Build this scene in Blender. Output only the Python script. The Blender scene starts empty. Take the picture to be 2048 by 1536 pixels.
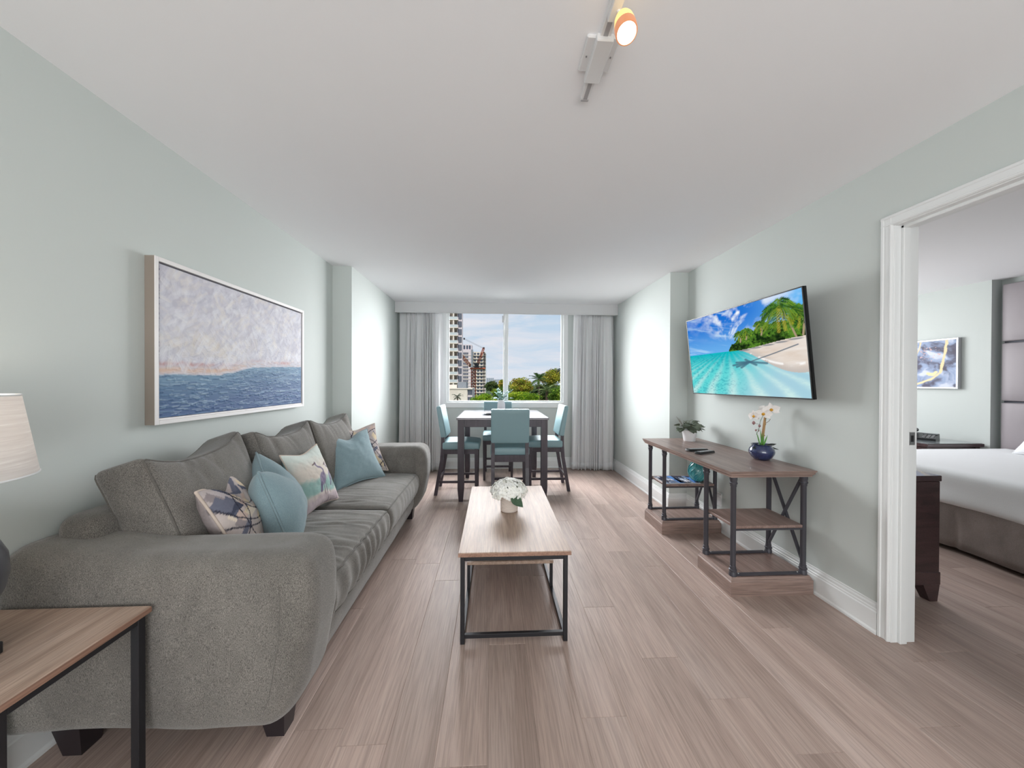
import bpy, bmesh, math, random
import numpy as np
from mathutils import Vector, Matrix

random.seed(7)
SC = bpy.context.scene
COL = SC.collection
PI = math.pi

# ------------------------------------------------------------------ camera
cam_data = bpy.data.cameras.new('camera')
cam_data.sensor_fit = 'HORIZONTAL'
cam_data.sensor_width = 36.0
cam_data.lens = 36.0 * 710.0 / 2048.0
cam_data.clip_start = 0.05
cam_data.clip_end = 3000
cam = bpy.data.objects.new('camera', cam_data)
COL.objects.link(cam)
yaw, pitch, roll = 0.0522, -0.0059, 0.0039
_f = Vector((math.sin(yaw) * math.cos(pitch), math.cos(yaw) * math.cos(pitch), math.sin(pitch)))
_r0 = Vector((math.cos(yaw), -math.sin(yaw), 0))
_u0 = _r0.cross(_f)
_r = math.cos(roll) * _r0 + math.sin(roll) * _u0
_u = -math.sin(roll) * _r0 + math.cos(roll) * _u0
cam.matrix_world = Matrix(((_r.x, _u.x, -_f.x, 0), (_r.y, _u.y, -_f.y, 0), (_r.z, _u.z, -_f.z, 1.30), (0, 0, 0, 1)))
SC.camera = cam

# ------------------------------------------------------------------ world, sun, large lights, exposure
SC.view_settings.view_transform = 'Standard'
SC.view_settings.look = 'None'
SC.view_settings.exposure = 0.0
SC.view_settings.gamma = 1.0
SC.view_settings.use_curve_mapping = False
SC.cycles.use_denoising = True
SC.cycles.max_bounces = 10
SC.cycles.diffuse_bounces = 7
SC.cycles.glossy_bounces = 4
SC.cycles.transparent_max_bounces = 16
SC.cycles.caustics_reflective = False
SC.cycles.caustics_refractive = False
SC.cycles.sample_clamp_indirect = 3.5
SC.cycles.sample_clamp_direct = 12.0


def lin(c):
    return tuple(((x / 255.0) / 12.92 if x / 255.0 <= 0.04045 else ((x / 255.0 + 0.055) / 1.055) ** 2.4) for x in c)


def lin4(c):
    return lin(c) + (1.0,)


def make_world():
    w = bpy.data.worlds.new('daylight_sky')
    SC.world = w
    w.use_nodes = True
    nt = w.node_tree
    nt.nodes.clear()
    N = nt.nodes.new
    L = nt.links.new
    out = N('ShaderNodeOutputWorld')
    bg = N('ShaderNodeBackground')
    tc = N('ShaderNodeTexCoord')
    sep = N('ShaderNodeSeparateXYZ')
    L(tc.outputs['Generated'], sep.inputs[0])
    ramp = N('ShaderNodeValToRGB')
    e = ramp.color_ramp.elements
    e[0].position = 0.0
    e[0].color = lin4((206, 221, 236))
    e[1].position = 0.35
    e[1].color = lin4((174, 203, 228))
    L(sep.outputs['Z'], ramp.inputs[0])
    mp = N('ShaderNodeMapping')
    mp.inputs['Scale'].default_value = (3.0, 3.0, 16.0)
    mp.inputs['Rotation'].default_value = (0.05, 0.12, 0)
    L(tc.outputs['Generated'], mp.inputs[0])
    no = N('ShaderNodeTexNoise')
    no.inputs['Scale'].default_value = 1.7
    no.inputs['Detail'].default_value = 7
    no.inputs['Roughness'].default_value = 0.62
    no.inputs['Distortion'].default_value = 0.5
    L(mp.outputs[0], no.inputs['Vector'])
    cr = N('ShaderNodeValToRGB')
    cr.color_ramp.elements[0].position = 0.40
    cr.color_ramp.elements[1].position = 0.66
    L(no.outputs[0], cr.inputs[0])
    mix = N('ShaderNodeMix')
    mix.data_type = 'RGBA'
    L(cr.outputs[0], mix.inputs['Factor'])
    L(ramp.outputs[0], mix.inputs['A'])
    mix.inputs['B'].default_value = lin4((226, 228, 236))
    L(mix.outputs['Result'], bg.inputs['Color'])
    bg.inputs['Strength'].default_value = 1.0
    L(bg.outputs[0], out.inputs[0])


make_world()


def light(kind, name, loc, target, energy, color=(1, 1, 1), size=(1, 1), spread=PI, angle=0.02):
    d = bpy.data.lights.new(name, kind)
    d.energy = energy
    d.color = color
    if kind == 'AREA':
        d.shape = 'RECTANGLE'
        d.size, d.size_y = size
        d.spread = spread
    if kind == 'SUN':
        d.angle = angle
    o = bpy.data.objects.new(name, d)
    COL.objects.link(o)
    o.location = loc
    v = (Vector(target) - Vector(loc)).normalized()
    o.rotation_euler = v.to_track_quat('-Z', 'Y').to_euler()
    return o


# sun over the town, behind the building the room is in
light('SUN', 'sun', (0, -20, 40), (6, 20, 0), 3.2, (1.0, 0.95, 0.87))
# daylight entering by the living-room window: downwards, to the left wall, to the right wall
WD = 24.0
light('AREA', 'window_daylight_down', (0.18, 5.47, 1.72), (0.18, 4.6, 0.75), WD * 2.8, (0.97, 0.98, 1.0), (1.6, 1.25), math.radians(80))
light('AREA', 'window_daylight_west', (0.18, 5.47, 1.70), (-1.2, 4.2, 1.45), WD * 1.0, (0.97, 0.98, 1.0), (1.6, 1.25), math.radians(74))
light('AREA', 'window_daylight_east', (0.18, 5.47, 1.70), (1.56, 4.2, 1.45), WD * 1.0, (0.97, 0.98, 1.0), (1.6, 1.25), math.radians(74))
# daylight by the bedroom window
light('AREA', 'bedroom_daylight', (3.7, 5.50, 1.65), (3.9, 3.0, 0.9), 80.0, (0.98, 0.98, 1.0), (1.7, 1.25))
# soft fill light added behind the camera to even out the room
light('AREA', 'rear_fill_light', (0.2, -2.45, 1.25), (0.2, 1.0, 2.15), 100.0, (0.965, 0.985, 1.0), (3.2, 1.9))

# ------------------------------------------------------------------ helpers
DARKN = {}


class MB:
    def __init__(self):
        self.v = []
        self.f = []
        self.c = None

    def add(self, vs, fs):
        o = len(self.v)
        self.v.extend([tuple(map(float, p)) for p in vs])
        self.f.extend([tuple(i + o for i in f) for f in fs])
        return self

    def box(self, x0, x1, y0, y1, z0, z1):
        vs = [(x0, y0, z0), (x1, y0, z0), (x1, y1, z0), (x0, y1, z0), (x0, y0, z1), (x1, y0, z1), (x1, y1, z1), (x0, y1, z1)]
        return self.add(vs, [(0, 3, 2, 1), (4, 5, 6, 7), (0, 1, 5, 4), (1, 2, 6, 5), (2, 3, 7, 6), (3, 0, 4, 7)])

    def hull(self, pts):
        bm = bmesh.new()
        for p in pts:
            bm.verts.new(p)
        r = bmesh.ops.convex_hull(bm, input=bm.verts)
        bmesh.ops.dissolve_limit(bm, angle_limit=0.01, verts=bm.verts, edges=bm.edges)
        bm.verts.index_update()
        used = [v for v in bm.verts if v.link_faces]
        idx = {v: i for i, v in enumerate(used)}
        self.add([v.co for v in used], [[idx[v] for v in f.verts] for f in bm.faces])
        bm.free()
        return self

    def cbox(self, x0, x1, y0, y1, z0, z1, b=0.004):
        """box with chamfered edges"""
        b = min(b, (x1 - x0) * .45, (y1 - y0) * .45, (z1 - z0) * .45)
        lo, hi = (x0, y0, z0), (x1, y1, z1)
        idx, vs = {}, []
        for sx in (0, 1):
            for sy in (0, 1):
                for sz in (0, 1):
                    s_ = (sx, sy, sz)
                    for a in range(3):
                        p = [(hi[k] if s_[k] else lo[k]) + (0 if k == a else (-b if s_[k] else b)) for k in range(3)]
                        idx[(s_, a)] = len(vs)
                        vs.append(p)
        fs = []

        def face(ids, out):
            p = [Vector(vs[i]) for i in ids]
            n = (p[1] - p[0]).cross(p[2] - p[0])
            fs.append(tuple(ids) if n.dot(Vector(out)) > 0 else tuple(ids[::-1]))
        for a in range(3):
            u, v = (a + 1) % 3, (a + 2) % 3
            for sd in (0, 1):
                q = []
                for du, dv in ((0, 0), (1, 0), (1, 1), (0, 1)):
                    t = [0, 0, 0]
                    t[a], t[u], t[v] = sd, du, dv
                    q.append(idx[(tuple(t), a)])
                o = [0, 0, 0]
                o[a] = 1 if sd else -1
                face(q, o)
            for su in (0, 1):
                for sv in (0, 1):
                    t0, t1 = [0, 0, 0], [0, 0, 0]
                    t0[u] = t1[u] = su
                    t0[v] = t1[v] = sv
                    t1[a] = 1
                    t0, t1 = tuple(t0), tuple(t1)
                    o = [0, 0, 0]
                    o[u] = 1 if su else -1
                    o[v] = 1 if sv else -1
                    face([idx[(t0, u)], idx[(t1, u)], idx[(t1, v)], idx[(t0, v)]], o)
        for sx in (0, 1):
            for sy in (0, 1):
                for sz in (0, 1):
                    t = (sx, sy, sz)
                    face([idx[(t, 0)], idx[(t, 1)], idx[(t, 2)]], [2 * k - 1 for k in t])
        return self.add(vs, fs)

    def prism(self, poly, z0, z1):
        n = len(poly)
        a = sum(poly[i][0] * poly[(i + 1) % n][1] - poly[(i + 1) % n][0] * poly[i][1] for i in range(n))
        if a < 0:
            poly = poly[::-1]
        vs = [(p[0], p[1], z0) for p in poly] + [(p[0], p[1], z1) for p in poly]
        fs = [tuple(range(n))[::-1], tuple(range(n, 2 * n))] + [(i, (i + 1) % n, n + (i + 1) % n, n + i) for i in range(n)]
        return self.add(vs, fs)

    def bar(self, p0, p1, w, h, up=(0, 0, 1)):
        p0, p1 = Vector(p0), Vector(p1)
        d = (p1 - p0).normalized()
        up = Vector(up)
        if abs(d.dot(up)) > .98:
            up = Vector((0, 1, 0))
        s = d.cross(up).normalized()
        u = s.cross(d).normalized()
        vs = []
        for p in (p0, p1):
            vs += [p - s * w / 2 - u * h / 2, p + s * w / 2 - u * h / 2, p + s * w / 2 + u * h / 2, p - s * w / 2 + u * h / 2]
        return self.add(vs, [(0, 1, 2, 3), (7, 6, 5, 4), (0, 4, 5, 1), (1, 5, 6, 2), (2, 6, 7, 3), (3, 7, 4, 0)])

    def tube(self, pts, r, n=10, closed=False, caps=True):
        pts = [Vector(p) for p in pts]
        m = len(pts)
        rs = r if isinstance(r, (list, tuple)) else [r] * m
        rings = []
        prev = None
        for i in range(m):
            if closed:
                t = (pts[(i + 1) % m] - pts[i - 1]).normalized()
            else:
                t = (pts[min(i + 1, m - 1)] - pts[max(i - 1, 0)]).normalized()
            if prev is None:
                a = Vector((0, 0, 1)) if abs(t.z) < .9 else Vector((1, 0, 0))
                nrm = (a - t * a.dot(t)).normalized()
            else:
                nrm = (prev - t * prev.dot(t))
                nrm = nrm.normalized() if nrm.length > 1e-6 else prev
            prev = nrm
            b = t.cross(nrm)
            rings.append([pts[i] + (nrm * math.cos(2 * PI * k / n) + b * math.sin(2 * PI * k / n)) * rs[i] for k in range(n)])
        vs = [p for ring in rings for p in ring]
        fs = []
        for i in range(m if closed else m - 1):
            j = (i + 1) % m
            for k in range(n):
                fs.append((i * n + k, i * n + (k + 1) % n, j * n + (k + 1) % n, j * n + k))
        if caps and not closed:
            fs.append(tuple(range(n))[::-1])
            fs.append(tuple((m - 1) * n + k for k in range(n)))
        return self.add(vs, fs)

    def lathe(self, prof, c=(0, 0, 0), n=28, cap=True):
        vs, fs = [], []
        for r, z in prof:
            for k in range(n):
                a = 2 * PI * k / n
                vs.append((c[0] + r * math.cos(a), c[1] + r * math.sin(a), c[2] + z))
        for i in range(len(prof) - 1):
            for k in range(n):
                fs.append((i * n + k, i * n + (k + 1) % n, (i + 1) * n + (k + 1) % n, (i + 1) * n + k))
        if cap:
            if prof[0][0] > 1e-5:
                fs.append(tuple(range(n))[::-1])
            if prof[-1][0] > 1e-5:
                fs.append(tuple((len(prof) - 1) * n + k for k in range(n)))
        return self.add(vs, fs)

    def move(self, M):
        self.v = [tuple(M @ Vector(p)) for p in self.v]
        return self

    def build(self, name, m, parent=None, smooth=None, colors=None):
        me = bpy.data.meshes.new(name)
        me.from_pydata(self.v, [], self.f)
        if colors is None:
            colors = self.c
        if colors is not None:
            at = me.color_attributes.new('Col', 'FLOAT_COLOR', 'POINT')
            a = np.ones((len(self.v), 4), dtype=np.float32)
            a[:, :3] = np.asarray(colors, dtype=np.float32)
            at.data.foreach_set('color', a.ravel())
        me.validate()
        if smooth is not None:
            me.polygons.foreach_set('use_smooth', [True] * len(me.polygons))
            if smooth < 170:
                me.set_sharp_from_angle(angle=math.radians(smooth))
        me.materials.append(m)
        me.update()
        o = bpy.data.objects.new(name, me)
        COL.objects.link(o)
        if parent is not None:
            put(o, parent)
        return o


ORIG = {}


def put(o, parent):
    """parts are modelled in place; a root that stands away from the origin is undone here"""
    o.parent = parent
    r = parent
    while r.parent is not None:
        r = r.parent
    if parent.parent is None and parent.type == 'EMPTY' and not parent.get('_local', 0):
        o.matrix_parent_inverse = Matrix.Translation(-Vector(parent.location))


def tag(o, label=None, cat=None, group=None, kind=None):
    if label:
        o['label'] = label
    if cat:
        o['category'] = cat
    if group:
        o['group'] = group
    if kind:
        o['kind'] = kind
    return o


def thing(name, label, cat, loc=(0, 0, 0), group=None, local=False, kind=None):
    o = bpy.data.objects.new(name, None)
    COL.objects.link(o)
    o.location = loc
    o.empty_display_size = 0.1
    if local:
        o['_local'] = 1
    return tag(o, label, cat, group, kind)


def copy_tree(o, parent=None):
    c = o.copy()
    COL.objects.link(c)
    c.parent = parent
    for ch in list(o.children):
        copy_tree(ch, c)
    return c


# ------------------------------------------------------------------ numpy noise
_LAT = {}


def vnoise(x, y, seed=0):
    if seed not in _LAT:
        _LAT[seed] = np.random.RandomState(seed).rand(256, 256)
    T = _LAT[seed]
    x = np.asarray(x, float)
    y = np.asarray(y, float)
    xi = np.floor(x).astype(int)
    yi = np.floor(y).astype(int)
    fx = x - xi
    fy = y - yi
    fx = fx * fx * (3 - 2 * fx)
    fy = fy * fy * (3 - 2 * fy)
    a = T[xi % 256, yi % 256]
    b = T[(xi + 1) % 256, yi % 256]
    c = T[xi % 256, (yi + 1) % 256]
    d = T[(xi + 1) % 256, (yi + 1) % 256]
    return (a * (1 - fx) + b * fx) * (1 - fy) + (c * (1 - fx) + d * fx) * fy


def fbm(x, y, seed=0, oct=4):
    s = 0
    amp = .5
    for i in range(oct):
        s = s + amp * vnoise(x * 2 ** i + 17 * i, y * 2 ** i + 31 * i, seed + i)
        amp *= .5
    return s / (1 - .5 ** oct)


def sstep(a, b, x):
    t = np.clip((x - a) / (b - a), 0, 1)
    return t * t * (3 - 2 * t)


def lerp(a, b, t):
    t = np.asarray(t)[..., None]
    return np.asarray(a) * (1 - t) + np.asarray(b) * t


def L3(c):
    return np.array(lin(c))


# ------------------------------------------------------------------ materials
def nodes_of(name):
    m = bpy.data.materials.new(name)
    m.use_nodes = True
    nt = m.node_tree
    return m, nt, nt.nodes['Principled BSDF'], nt.nodes['Material Output']


def coords(nt, scale, rnd=False, kind='Object'):
    tc = nt.nodes.new('ShaderNodeTexCoord')
    src = tc.outputs[kind]
    if rnd:
        oi = nt.nodes.new('ShaderNodeObjectInfo')
        mu = nt.nodes.new('ShaderNodeMath')
        mu.operation = 'MULTIPLY'
        mu.inputs[1].default_value = 57.0
        nt.links.new(oi.outputs['Random'], mu.inputs[0])
        va = nt.nodes.new('ShaderNodeVectorMath')
        va.operation = 'ADD'
        nt.links.new(src, va.inputs[0])
        nt.links.new(mu.outputs[0], va.inputs[1])
        src = va.outputs[0]
    mp = nt.nodes.new('ShaderNodeMapping')
    mp.inputs['Scale'].default_value = scale if isinstance(scale, (tuple, list)) else (scale,) * 3
    nt.links.new(src, mp.inputs[0])
    return mp.outputs[0]


def noise_node(nt, vec, detail=4, rough=.55, dist=0.0):
    n = nt.nodes.new('ShaderNodeTexNoise')
    n.inputs['Scale'].default_value = 1.0
    n.inputs['Detail'].default_value = detail
    n.inputs['Roughness'].default_value = rough
    n.inputs['Distortion'].default_value = dist
    nt.links.new(vec, n.inputs['Vector'])
    return n.outputs[0]


def bump_to(nt, b, val, strength, dist):
    bp = nt.nodes.new('ShaderNodeBump')
    bp.inputs['Strength'].default_value = strength
    bp.inputs['Distance'].default_value = dist
    nt.links.new(val, bp.inputs['Height'])
    nt.links.new(bp.outputs[0], b.inputs['Normal'])


def ramp_of(nt, val, stops):
    r = nt.nodes.new('ShaderNodeValToRGB')
    el = r.color_ramp.elements
    while len(el) < len(stops):
        el.new(0.5)
    for e, (p, c) in zip(el, stops):
        e.position = p
        e.color = lin4(c)
    nt.links.new(val, r.inputs[0])
    return r.outputs[0]


def mat(name, rgb, rough=.5, metal=0.0, spec=.5, var=None, bump=None, sheen=0.0, coat=0.0, emit=None, estr=0.0):
    m, nt, b, out = nodes_of(name)
    b.inputs['Base Color'].default_value = lin4(rgb)
    b.inputs['Roughness'].default_value = rough
    b.inputs['Metallic'].default_value = metal
    b.inputs['Specular IOR Level'].default_value = spec
    b.inputs['Sheen Weight'].default_value = sheen
    b.inputs['Coat Weight'].default_value = coat
    b.inputs['Coat Roughness'].default_value = .12
    if var:
        sc, rgb2, det = var
        v = noise_node(nt, coords(nt, sc), det)
        c = ramp_of(nt, v, [(.3, rgb2), (.7, rgb)])
        nt.links.new(c, b.inputs['Base Color'])
    if bump:
        sc, st, ds = bump
        v = noise_node(nt, coords(nt, sc), 3)
        bump_to(nt, b, v, st, ds)
    if emit:
        b.inputs['Emission Color'].default_value = lin4(emit)
        b.inputs['Emission Strength'].default_value = estr
    return m


def wood(name, stops, scale=(28, 1.6, 28), rough=.5, rnd=False, valvar=0.0, bump=.12, coat=0.0, fine=(160, 6, 160), spec=.5, dark=.85):
    m, nt, b, out = nodes_of(name)
    v = noise_node(nt, coords(nt, scale, rnd), 6, .6, .8)
    c = ramp_of(nt, v, stops)
    f = noise_node(nt, coords(nt, fine, rnd), 3, .6)
    g = ramp_of(nt, f, [(.35, (int(255 * dark),) * 3), (.6, (255, 255, 255))])
    mx = nt.nodes.new('ShaderNodeMix')
    mx.data_type = 'RGBA'
    mx.blend_type = 'MULTIPLY'
    mx.inputs['Factor'].default_value = 1.0
    nt.links.new(c, mx.inputs['A'])
    nt.links.new(g, mx.inputs['B'])
    src = mx.outputs['Result']
    if valvar:
        oi = nt.nodes.new('ShaderNodeObjectInfo')
        mr = nt.nodes.new('ShaderNodeMapRange')
        mr.inputs['To Min'].default_value = 1 - valvar
        mr.inputs['To Max'].default_value = 1 + valvar
        nt.links.new(oi.outputs['Random'], mr.inputs['Value'])
        hs = nt.nodes.new('ShaderNodeHueSaturation')
        nt.links.new(mr.outputs[0], hs.inputs['Value'])
        nt.links.new(src, hs.inputs['Color'])
        src = hs.outputs[0]
    nt.links.new(src, b.inputs['Base Color'])
    b.inputs['Roughness'].default_value = rough
    b.inputs['Coat Weight'].default_value = coat
    b.inputs['Specular IOR Level'].default_value = spec
    bump_to(nt, b, f, bump, .001)
    return m


def print_mat(name, rough=.6, emit=0.0, spec=.4, weave=0.0):
    m, nt, b, out = nodes_of(name)
    at = nt.nodes.new('ShaderNodeAttribute')
    at.attribute_name = 'Col'
    nt.links.new(at.outputs['Color'], b.inputs['Base Color'])
    b.inputs['Roughness'].default_value = rough
    b.inputs['Specular IOR Level'].default_value = spec
    if emit:
        b.inputs['Base Color'].default_value = (0, 0, 0, 1)
        for l in list(b.inputs['Base Color'].links):
            nt.links.remove(l)
        nt.links.new(at.outputs['Color'], b.inputs['Emission Color'])
        b.inputs['Emission Strength'].default_value = emit
    if weave:
        v = noise_node(nt, coords(nt, 500), 2)
        bump_to(nt, b, v, weave, .001)
    return m


def fabric_mat(name, a, bcol, big=None, fine=(420, 420, 170), bump=.5, sheen=.3, dist=.0015):
    m, nt, b, out = nodes_of(name)
    f = noise_node(nt, coords(nt, fine), 3, .7)
    c = ramp_of(nt, f, [(.33, a), (.68, bcol)])
    if big:
        g = noise_node(nt, coords(nt, big), 4, .6, .4)
        r2 = ramp_of(nt, g, [(.3, (216, 216, 216)), (.7, (255, 255, 255))])
        mx = nt.nodes.new('ShaderNodeMix')
        mx.data_type = 'RGBA'
        mx.blend_type = 'MULTIPLY'
        mx.inputs['Factor'].default_value = 1.0
        nt.links.new(c, mx.inputs['A'])
        nt.links.new(r2, mx.inputs['B'])
        c = mx.outputs['Result']
    nt.links.new(c, b.inputs['Base Color'])
    b.inputs['Roughness'].default_value = .95
    b.inputs['Specular IOR Level'].default_value = .2
    b.inputs['Sheen Weight'].default_value = sheen
    b.inputs['Sheen Roughness'].default_value = .5
    bump_to(nt, b, f, bump, dist)
    return m


def curtain_mat():
    m, nt, b, out = nodes_of('curtain_cloth')
    b.inputs['Base Color'].default_value = lin4((240, 240, 241))
    b.inputs['Roughness'].default_value = .95
    b.inputs['Specular IOR Level'].default_value = .1
    v = noise_node(nt, coords(nt, (300, 300, 900)), 2)
    bump_to(nt, b, v, .2, .001)
    tr = nt.nodes.new('ShaderNodeBsdfTranslucent')
    tr.inputs['Color'].default_value = lin4((225, 226, 228))
    mx = nt.nodes.new('ShaderNodeMixShader')
    mx.inputs[0].default_value = .3
    nt.links.new(b.outputs[0], mx.inputs[1])
    nt.links.new(tr.outputs[0], mx.inputs[2])
    nt.links.new(mx.outputs[0], out.inputs[0])
    return m


def shade_mat():
    m, nt, b, out = nodes_of('lamp_shade_linen')
    v = noise_node(nt, coords(nt, (6, 6, 170)), 4, .6, .6)
    c = ramp_of(nt, v, [(.30, (226, 223, 222)), (.60, (238, 236, 235)), (.74, (255, 255, 255))])
    nt.links.new(c, b.inputs['Base Color'])
    b.inputs['Roughness'].default_value = .9
    bump_to(nt, b, v, .4, .002)
    tr = nt.nodes.new('ShaderNodeBsdfTranslucent')
    nt.links.new(c, tr.inputs['Color'])
    mx = nt.nodes.new('ShaderNodeMixShader')
    mx.inputs[0].default_value = .5
    nt.links.new(b.outputs[0], mx.inputs[1])
    nt.links.new(tr.outputs[0], mx.inputs[2])
    nt.links.new(mx.outputs[0], out.inputs[0])
    return m


def glass_mat(name='window_glass', tint=(255, 255, 255), refl=.03):
    m, nt, b, out = nodes_of(name)
    tr = nt.nodes.new('ShaderNodeBsdfTransparent')
    tr.inputs['Color'].default_value = lin4(tint)
    gl = nt.nodes.new('ShaderNodeBsdfGlossy')
    gl.inputs['Roughness'].default_value = .02
    fr = nt.nodes.new('ShaderNodeLayerWeight')
    fr.inputs['Blend'].default_value = refl
    mx = nt.nodes.new('ShaderNodeMixShader')
    nt.links.new(fr.outputs['Fresnel'], mx.inputs[0])
    nt.links.new(tr.outputs[0], mx.inputs[1])
    nt.links.new(gl.outputs[0], mx.inputs[2])
    nt.links.new(mx.outputs[0], out.inputs[0])
    return m


M = {}
M['wall'] = mat('wall_paint', (203, 209, 206), .7, spec=.25, bump=(140, .06, .001))
M['ceiling'] = mat('ceiling_paint', (244, 244, 246), .85, spec=.1, bump=(90, .08, .001))
M['pelmet'] = mat('backlit_pelmet_tone', (208, 208, 209), .5, spec=.3)  # darker than the trim: its backlit shade is put into the colour
M['trim'] = mat('white_trim_paint', (232, 234, 234), .35, spec=.4)
M['plank'] = wood('vinyl_plank', [(.2, (152, 131, 122)), (.5, (178, 157, 147)), (.8, (197, 178, 169))], (7, .6, 7), .45, True, .11, .10, 0, (170, 5, 170), .4, .88)
M['sofa'] = fabric_mat('grey_chenille', (66, 63, 60), (158, 153, 146), (7, 7, 4), (640, 640, 210), .55, .35)
M['sofa_pipe'] = fabric_mat('grey_chenille_welt', (84, 81, 77), (118, 114, 109), None, (420, 420, 420), .3, .2)
M['dark_leg'] = mat('black_brown_leg', (38, 32, 36), .35)
M['blue_pillow'] = fabric_mat('dusty_blue_weave', (112, 136, 144), (152, 173, 179), None, (520, 520, 520), .5, .3)
M['print_cloth'] = print_mat('printed_cloth', .9, 0, .15, .35)
M['paint_canvas'] = print_mat('oil_paint', .55, 0, .25)
M['screen'] = print_mat('lit_screen', .5, 1.0, 0.0)
M['oak'] = wood('pale_oak_laminate', [(.25, (156, 130, 114)), (.5, (182, 157, 140)), (.75, (200, 177, 161))], (26, 1.3, 26), .5, False, 0, .12, .0, (190, 7, 190), .5, .86)
M['oak_edge'] = wood('oak_edge_band', [(.25, (128, 96, 80)), (.5, (160, 124, 106)), (.75, (178, 142, 122))], (26, 1.3, 60), .5)
M['console_wood'] = wood('grey_brown_walnut', [(.25, (120, 98, 92)), (.5, (148, 124, 116)), (.75, (170, 146, 137))], (26, 1.5, 26), .42, False, 0, .12, .15, (190, 6, 190), .5, .84)
M['console_end'] = wood('grey_brown_walnut_end', [(.25, (124, 104, 96)), (.5, (152, 129, 120)), (.75, (174, 150, 140))], (2.2, 2.2, 34), .45, False, 0, .12, .1, (7, 7, 240), .5, .84)
M['black_metal'] = mat('black_metal', (42, 42, 46), .42, .3, bump=(220, .05, .0005))
M['post_metal'] = mat('dark_iron', (74, 73, 80), .45, .3, bump=(260, .08, .0005))
M['espresso'] = wood('espresso_wood', [(.3, (52, 44, 52)), (.7, (76, 66, 76))], (20, 20, 2), .4, False, 0, .08, .1)
M['espresso_top'] = mat('espresso_table_top', (70, 62, 72), .22, coat=1.0, spec=.8)
M['teal_leather'] = mat('aqua_leather', (128, 157, 163), .42, spec=.5, bump=(420, .12, .0006))
M['white_frame'] = mat('white_picture_frame', (236, 233, 232), .4)
M['champagne'] = mat('champagne_frame_side', (160, 148, 138), .35, .35)
M['shadow_gap'] = mat('frame_liner', (92, 96, 106), .6)
M['curtain'] = curtain_mat()
M['glass'] = glass_mat()
M['tv_black'] = mat('tv_plastic', (16, 16, 18), .3)
M['tv_edge'] = mat('tv_metal_edge', (70, 68, 70), .3, .6)
M['white_ceramic'] = mat('white_ceramic', (236, 236, 238), .35)
M['cream_pot'] = mat('ribbed_cream_pot', (214, 201, 192), .7)
M['petal'] = mat('white_petal', (252, 252, 250), .7, var=((60, 60, 60), (242, 242, 234), 2))
M['leaf_green'] = mat('deep_green_leaf', (72, 98, 74), .55, var=((40, 40, 40), (52, 78, 56), 2))
M['leaf_dusty'] = mat('dusty_green_leaf', (122, 130, 112), .65, var=((50, 50, 50), (92, 102, 86), 2))
M['eucalyptus'] = mat('eucalyptus_leaf', (150, 182, 176), .6, var=((40, 40, 40), (118, 152, 146), 2))
M['twig'] = mat('brown_twig', (112, 92, 76), .7)
M['blue_glaze'] = mat('cobalt_glaze', (50, 62, 104), .12, coat=1.0, var=((55, 55, 55), (34, 44, 82), 3))
M['orchid'] = mat('orchid_petal', (248, 246, 244), .6, var=((70, 70, 70), (238, 232, 228), 2))
M['orchid_heart'] = mat('orchid_heart', (214, 156, 40), .6)
M['bud'] = mat('orchid_bud', (150, 112, 112), .6)
M['bamboo'] = mat('bamboo_stake', (180, 142, 92), .5, var=((30, 30, 8), (150, 112, 68), 3))
M['grass_blade'] = mat('bright_green_blade', (92, 152, 68), .5)
M['dark_blade'] = mat('black_green_blade', (52, 58, 52), .35)
M['pebbles'] = mat('grey_pebbles', (104, 100, 96), .9, var=((300, 300, 300), (50, 48, 48), 2))
M['teal_glaze'] = mat('turquoise_glaze', (88, 172, 172), .15, coat=1.0, var=((40, 40, 20), (60, 140, 148), 3))
M['remote'] = mat('remote_plastic', (36, 36, 38), .45)
M['remote_key'] = mat('remote_keys', (176, 176, 178), .6)
M['steel'] = mat('brushed_steel', (170, 170, 172), .35, .9)
M['chrome'] = mat('track_aluminium', (176, 176, 178), .35, .6)
M['fixture_white'] = mat('white_fixture', (226, 226, 227), .5)
M['amber_glass'] = mat('lit_amber_glass', (250, 214, 140), .3, emit=(255, 205, 115), estr=0.9)
M['copper_ring'] = mat('copper_ring', (214, 150, 112), .35, .4, emit=(240, 150, 100), estr=.35)
M['bulb'] = mat('lit_bulb', (255, 255, 255), .3, emit=(255, 240, 215), estr=9.0)
M['shade'] = shade_mat()
M['lamp_glaze'] = mat('charcoal_lamp_glaze', (84, 84, 90), .3, coat=.4, var=((9, 9, 4), (48, 48, 54), 5))
M['mahogany'] = wood('dark_mahogany', [(.3, (52, 34, 38)), (.7, (84, 58, 60))], (3, 20, 20), .3, False, 0, .05, .5)
M['headboard'] = mat('mauve_grey_leather', (150, 143, 147), .5, bump=(160, .08, .001))
M['bed_cover'] = mat('white_coverlet', (232, 234, 236), .9, spec=.15, bump=((3, 260, 260), .25, .002), sheen=.2)
M['bed_skirt'] = fabric_mat('taupe_bed_skirt', (140, 129, 125), (166, 154, 149), (6, 6, 3), (300, 300, 300), .2, .2)
M['bed_white'] = mat('white_pillowcase', (240, 241, 244), .9, spec=.15)
M['phone_black'] = mat('phone_plastic', (30, 30, 33), .35)
M['desk_top'] = mat('grey_desk_top', (112, 120, 124), .15, coat=.6)
M['silver_frame'] = mat('silver_frame', (196, 196, 200), .3, .5)
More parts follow.
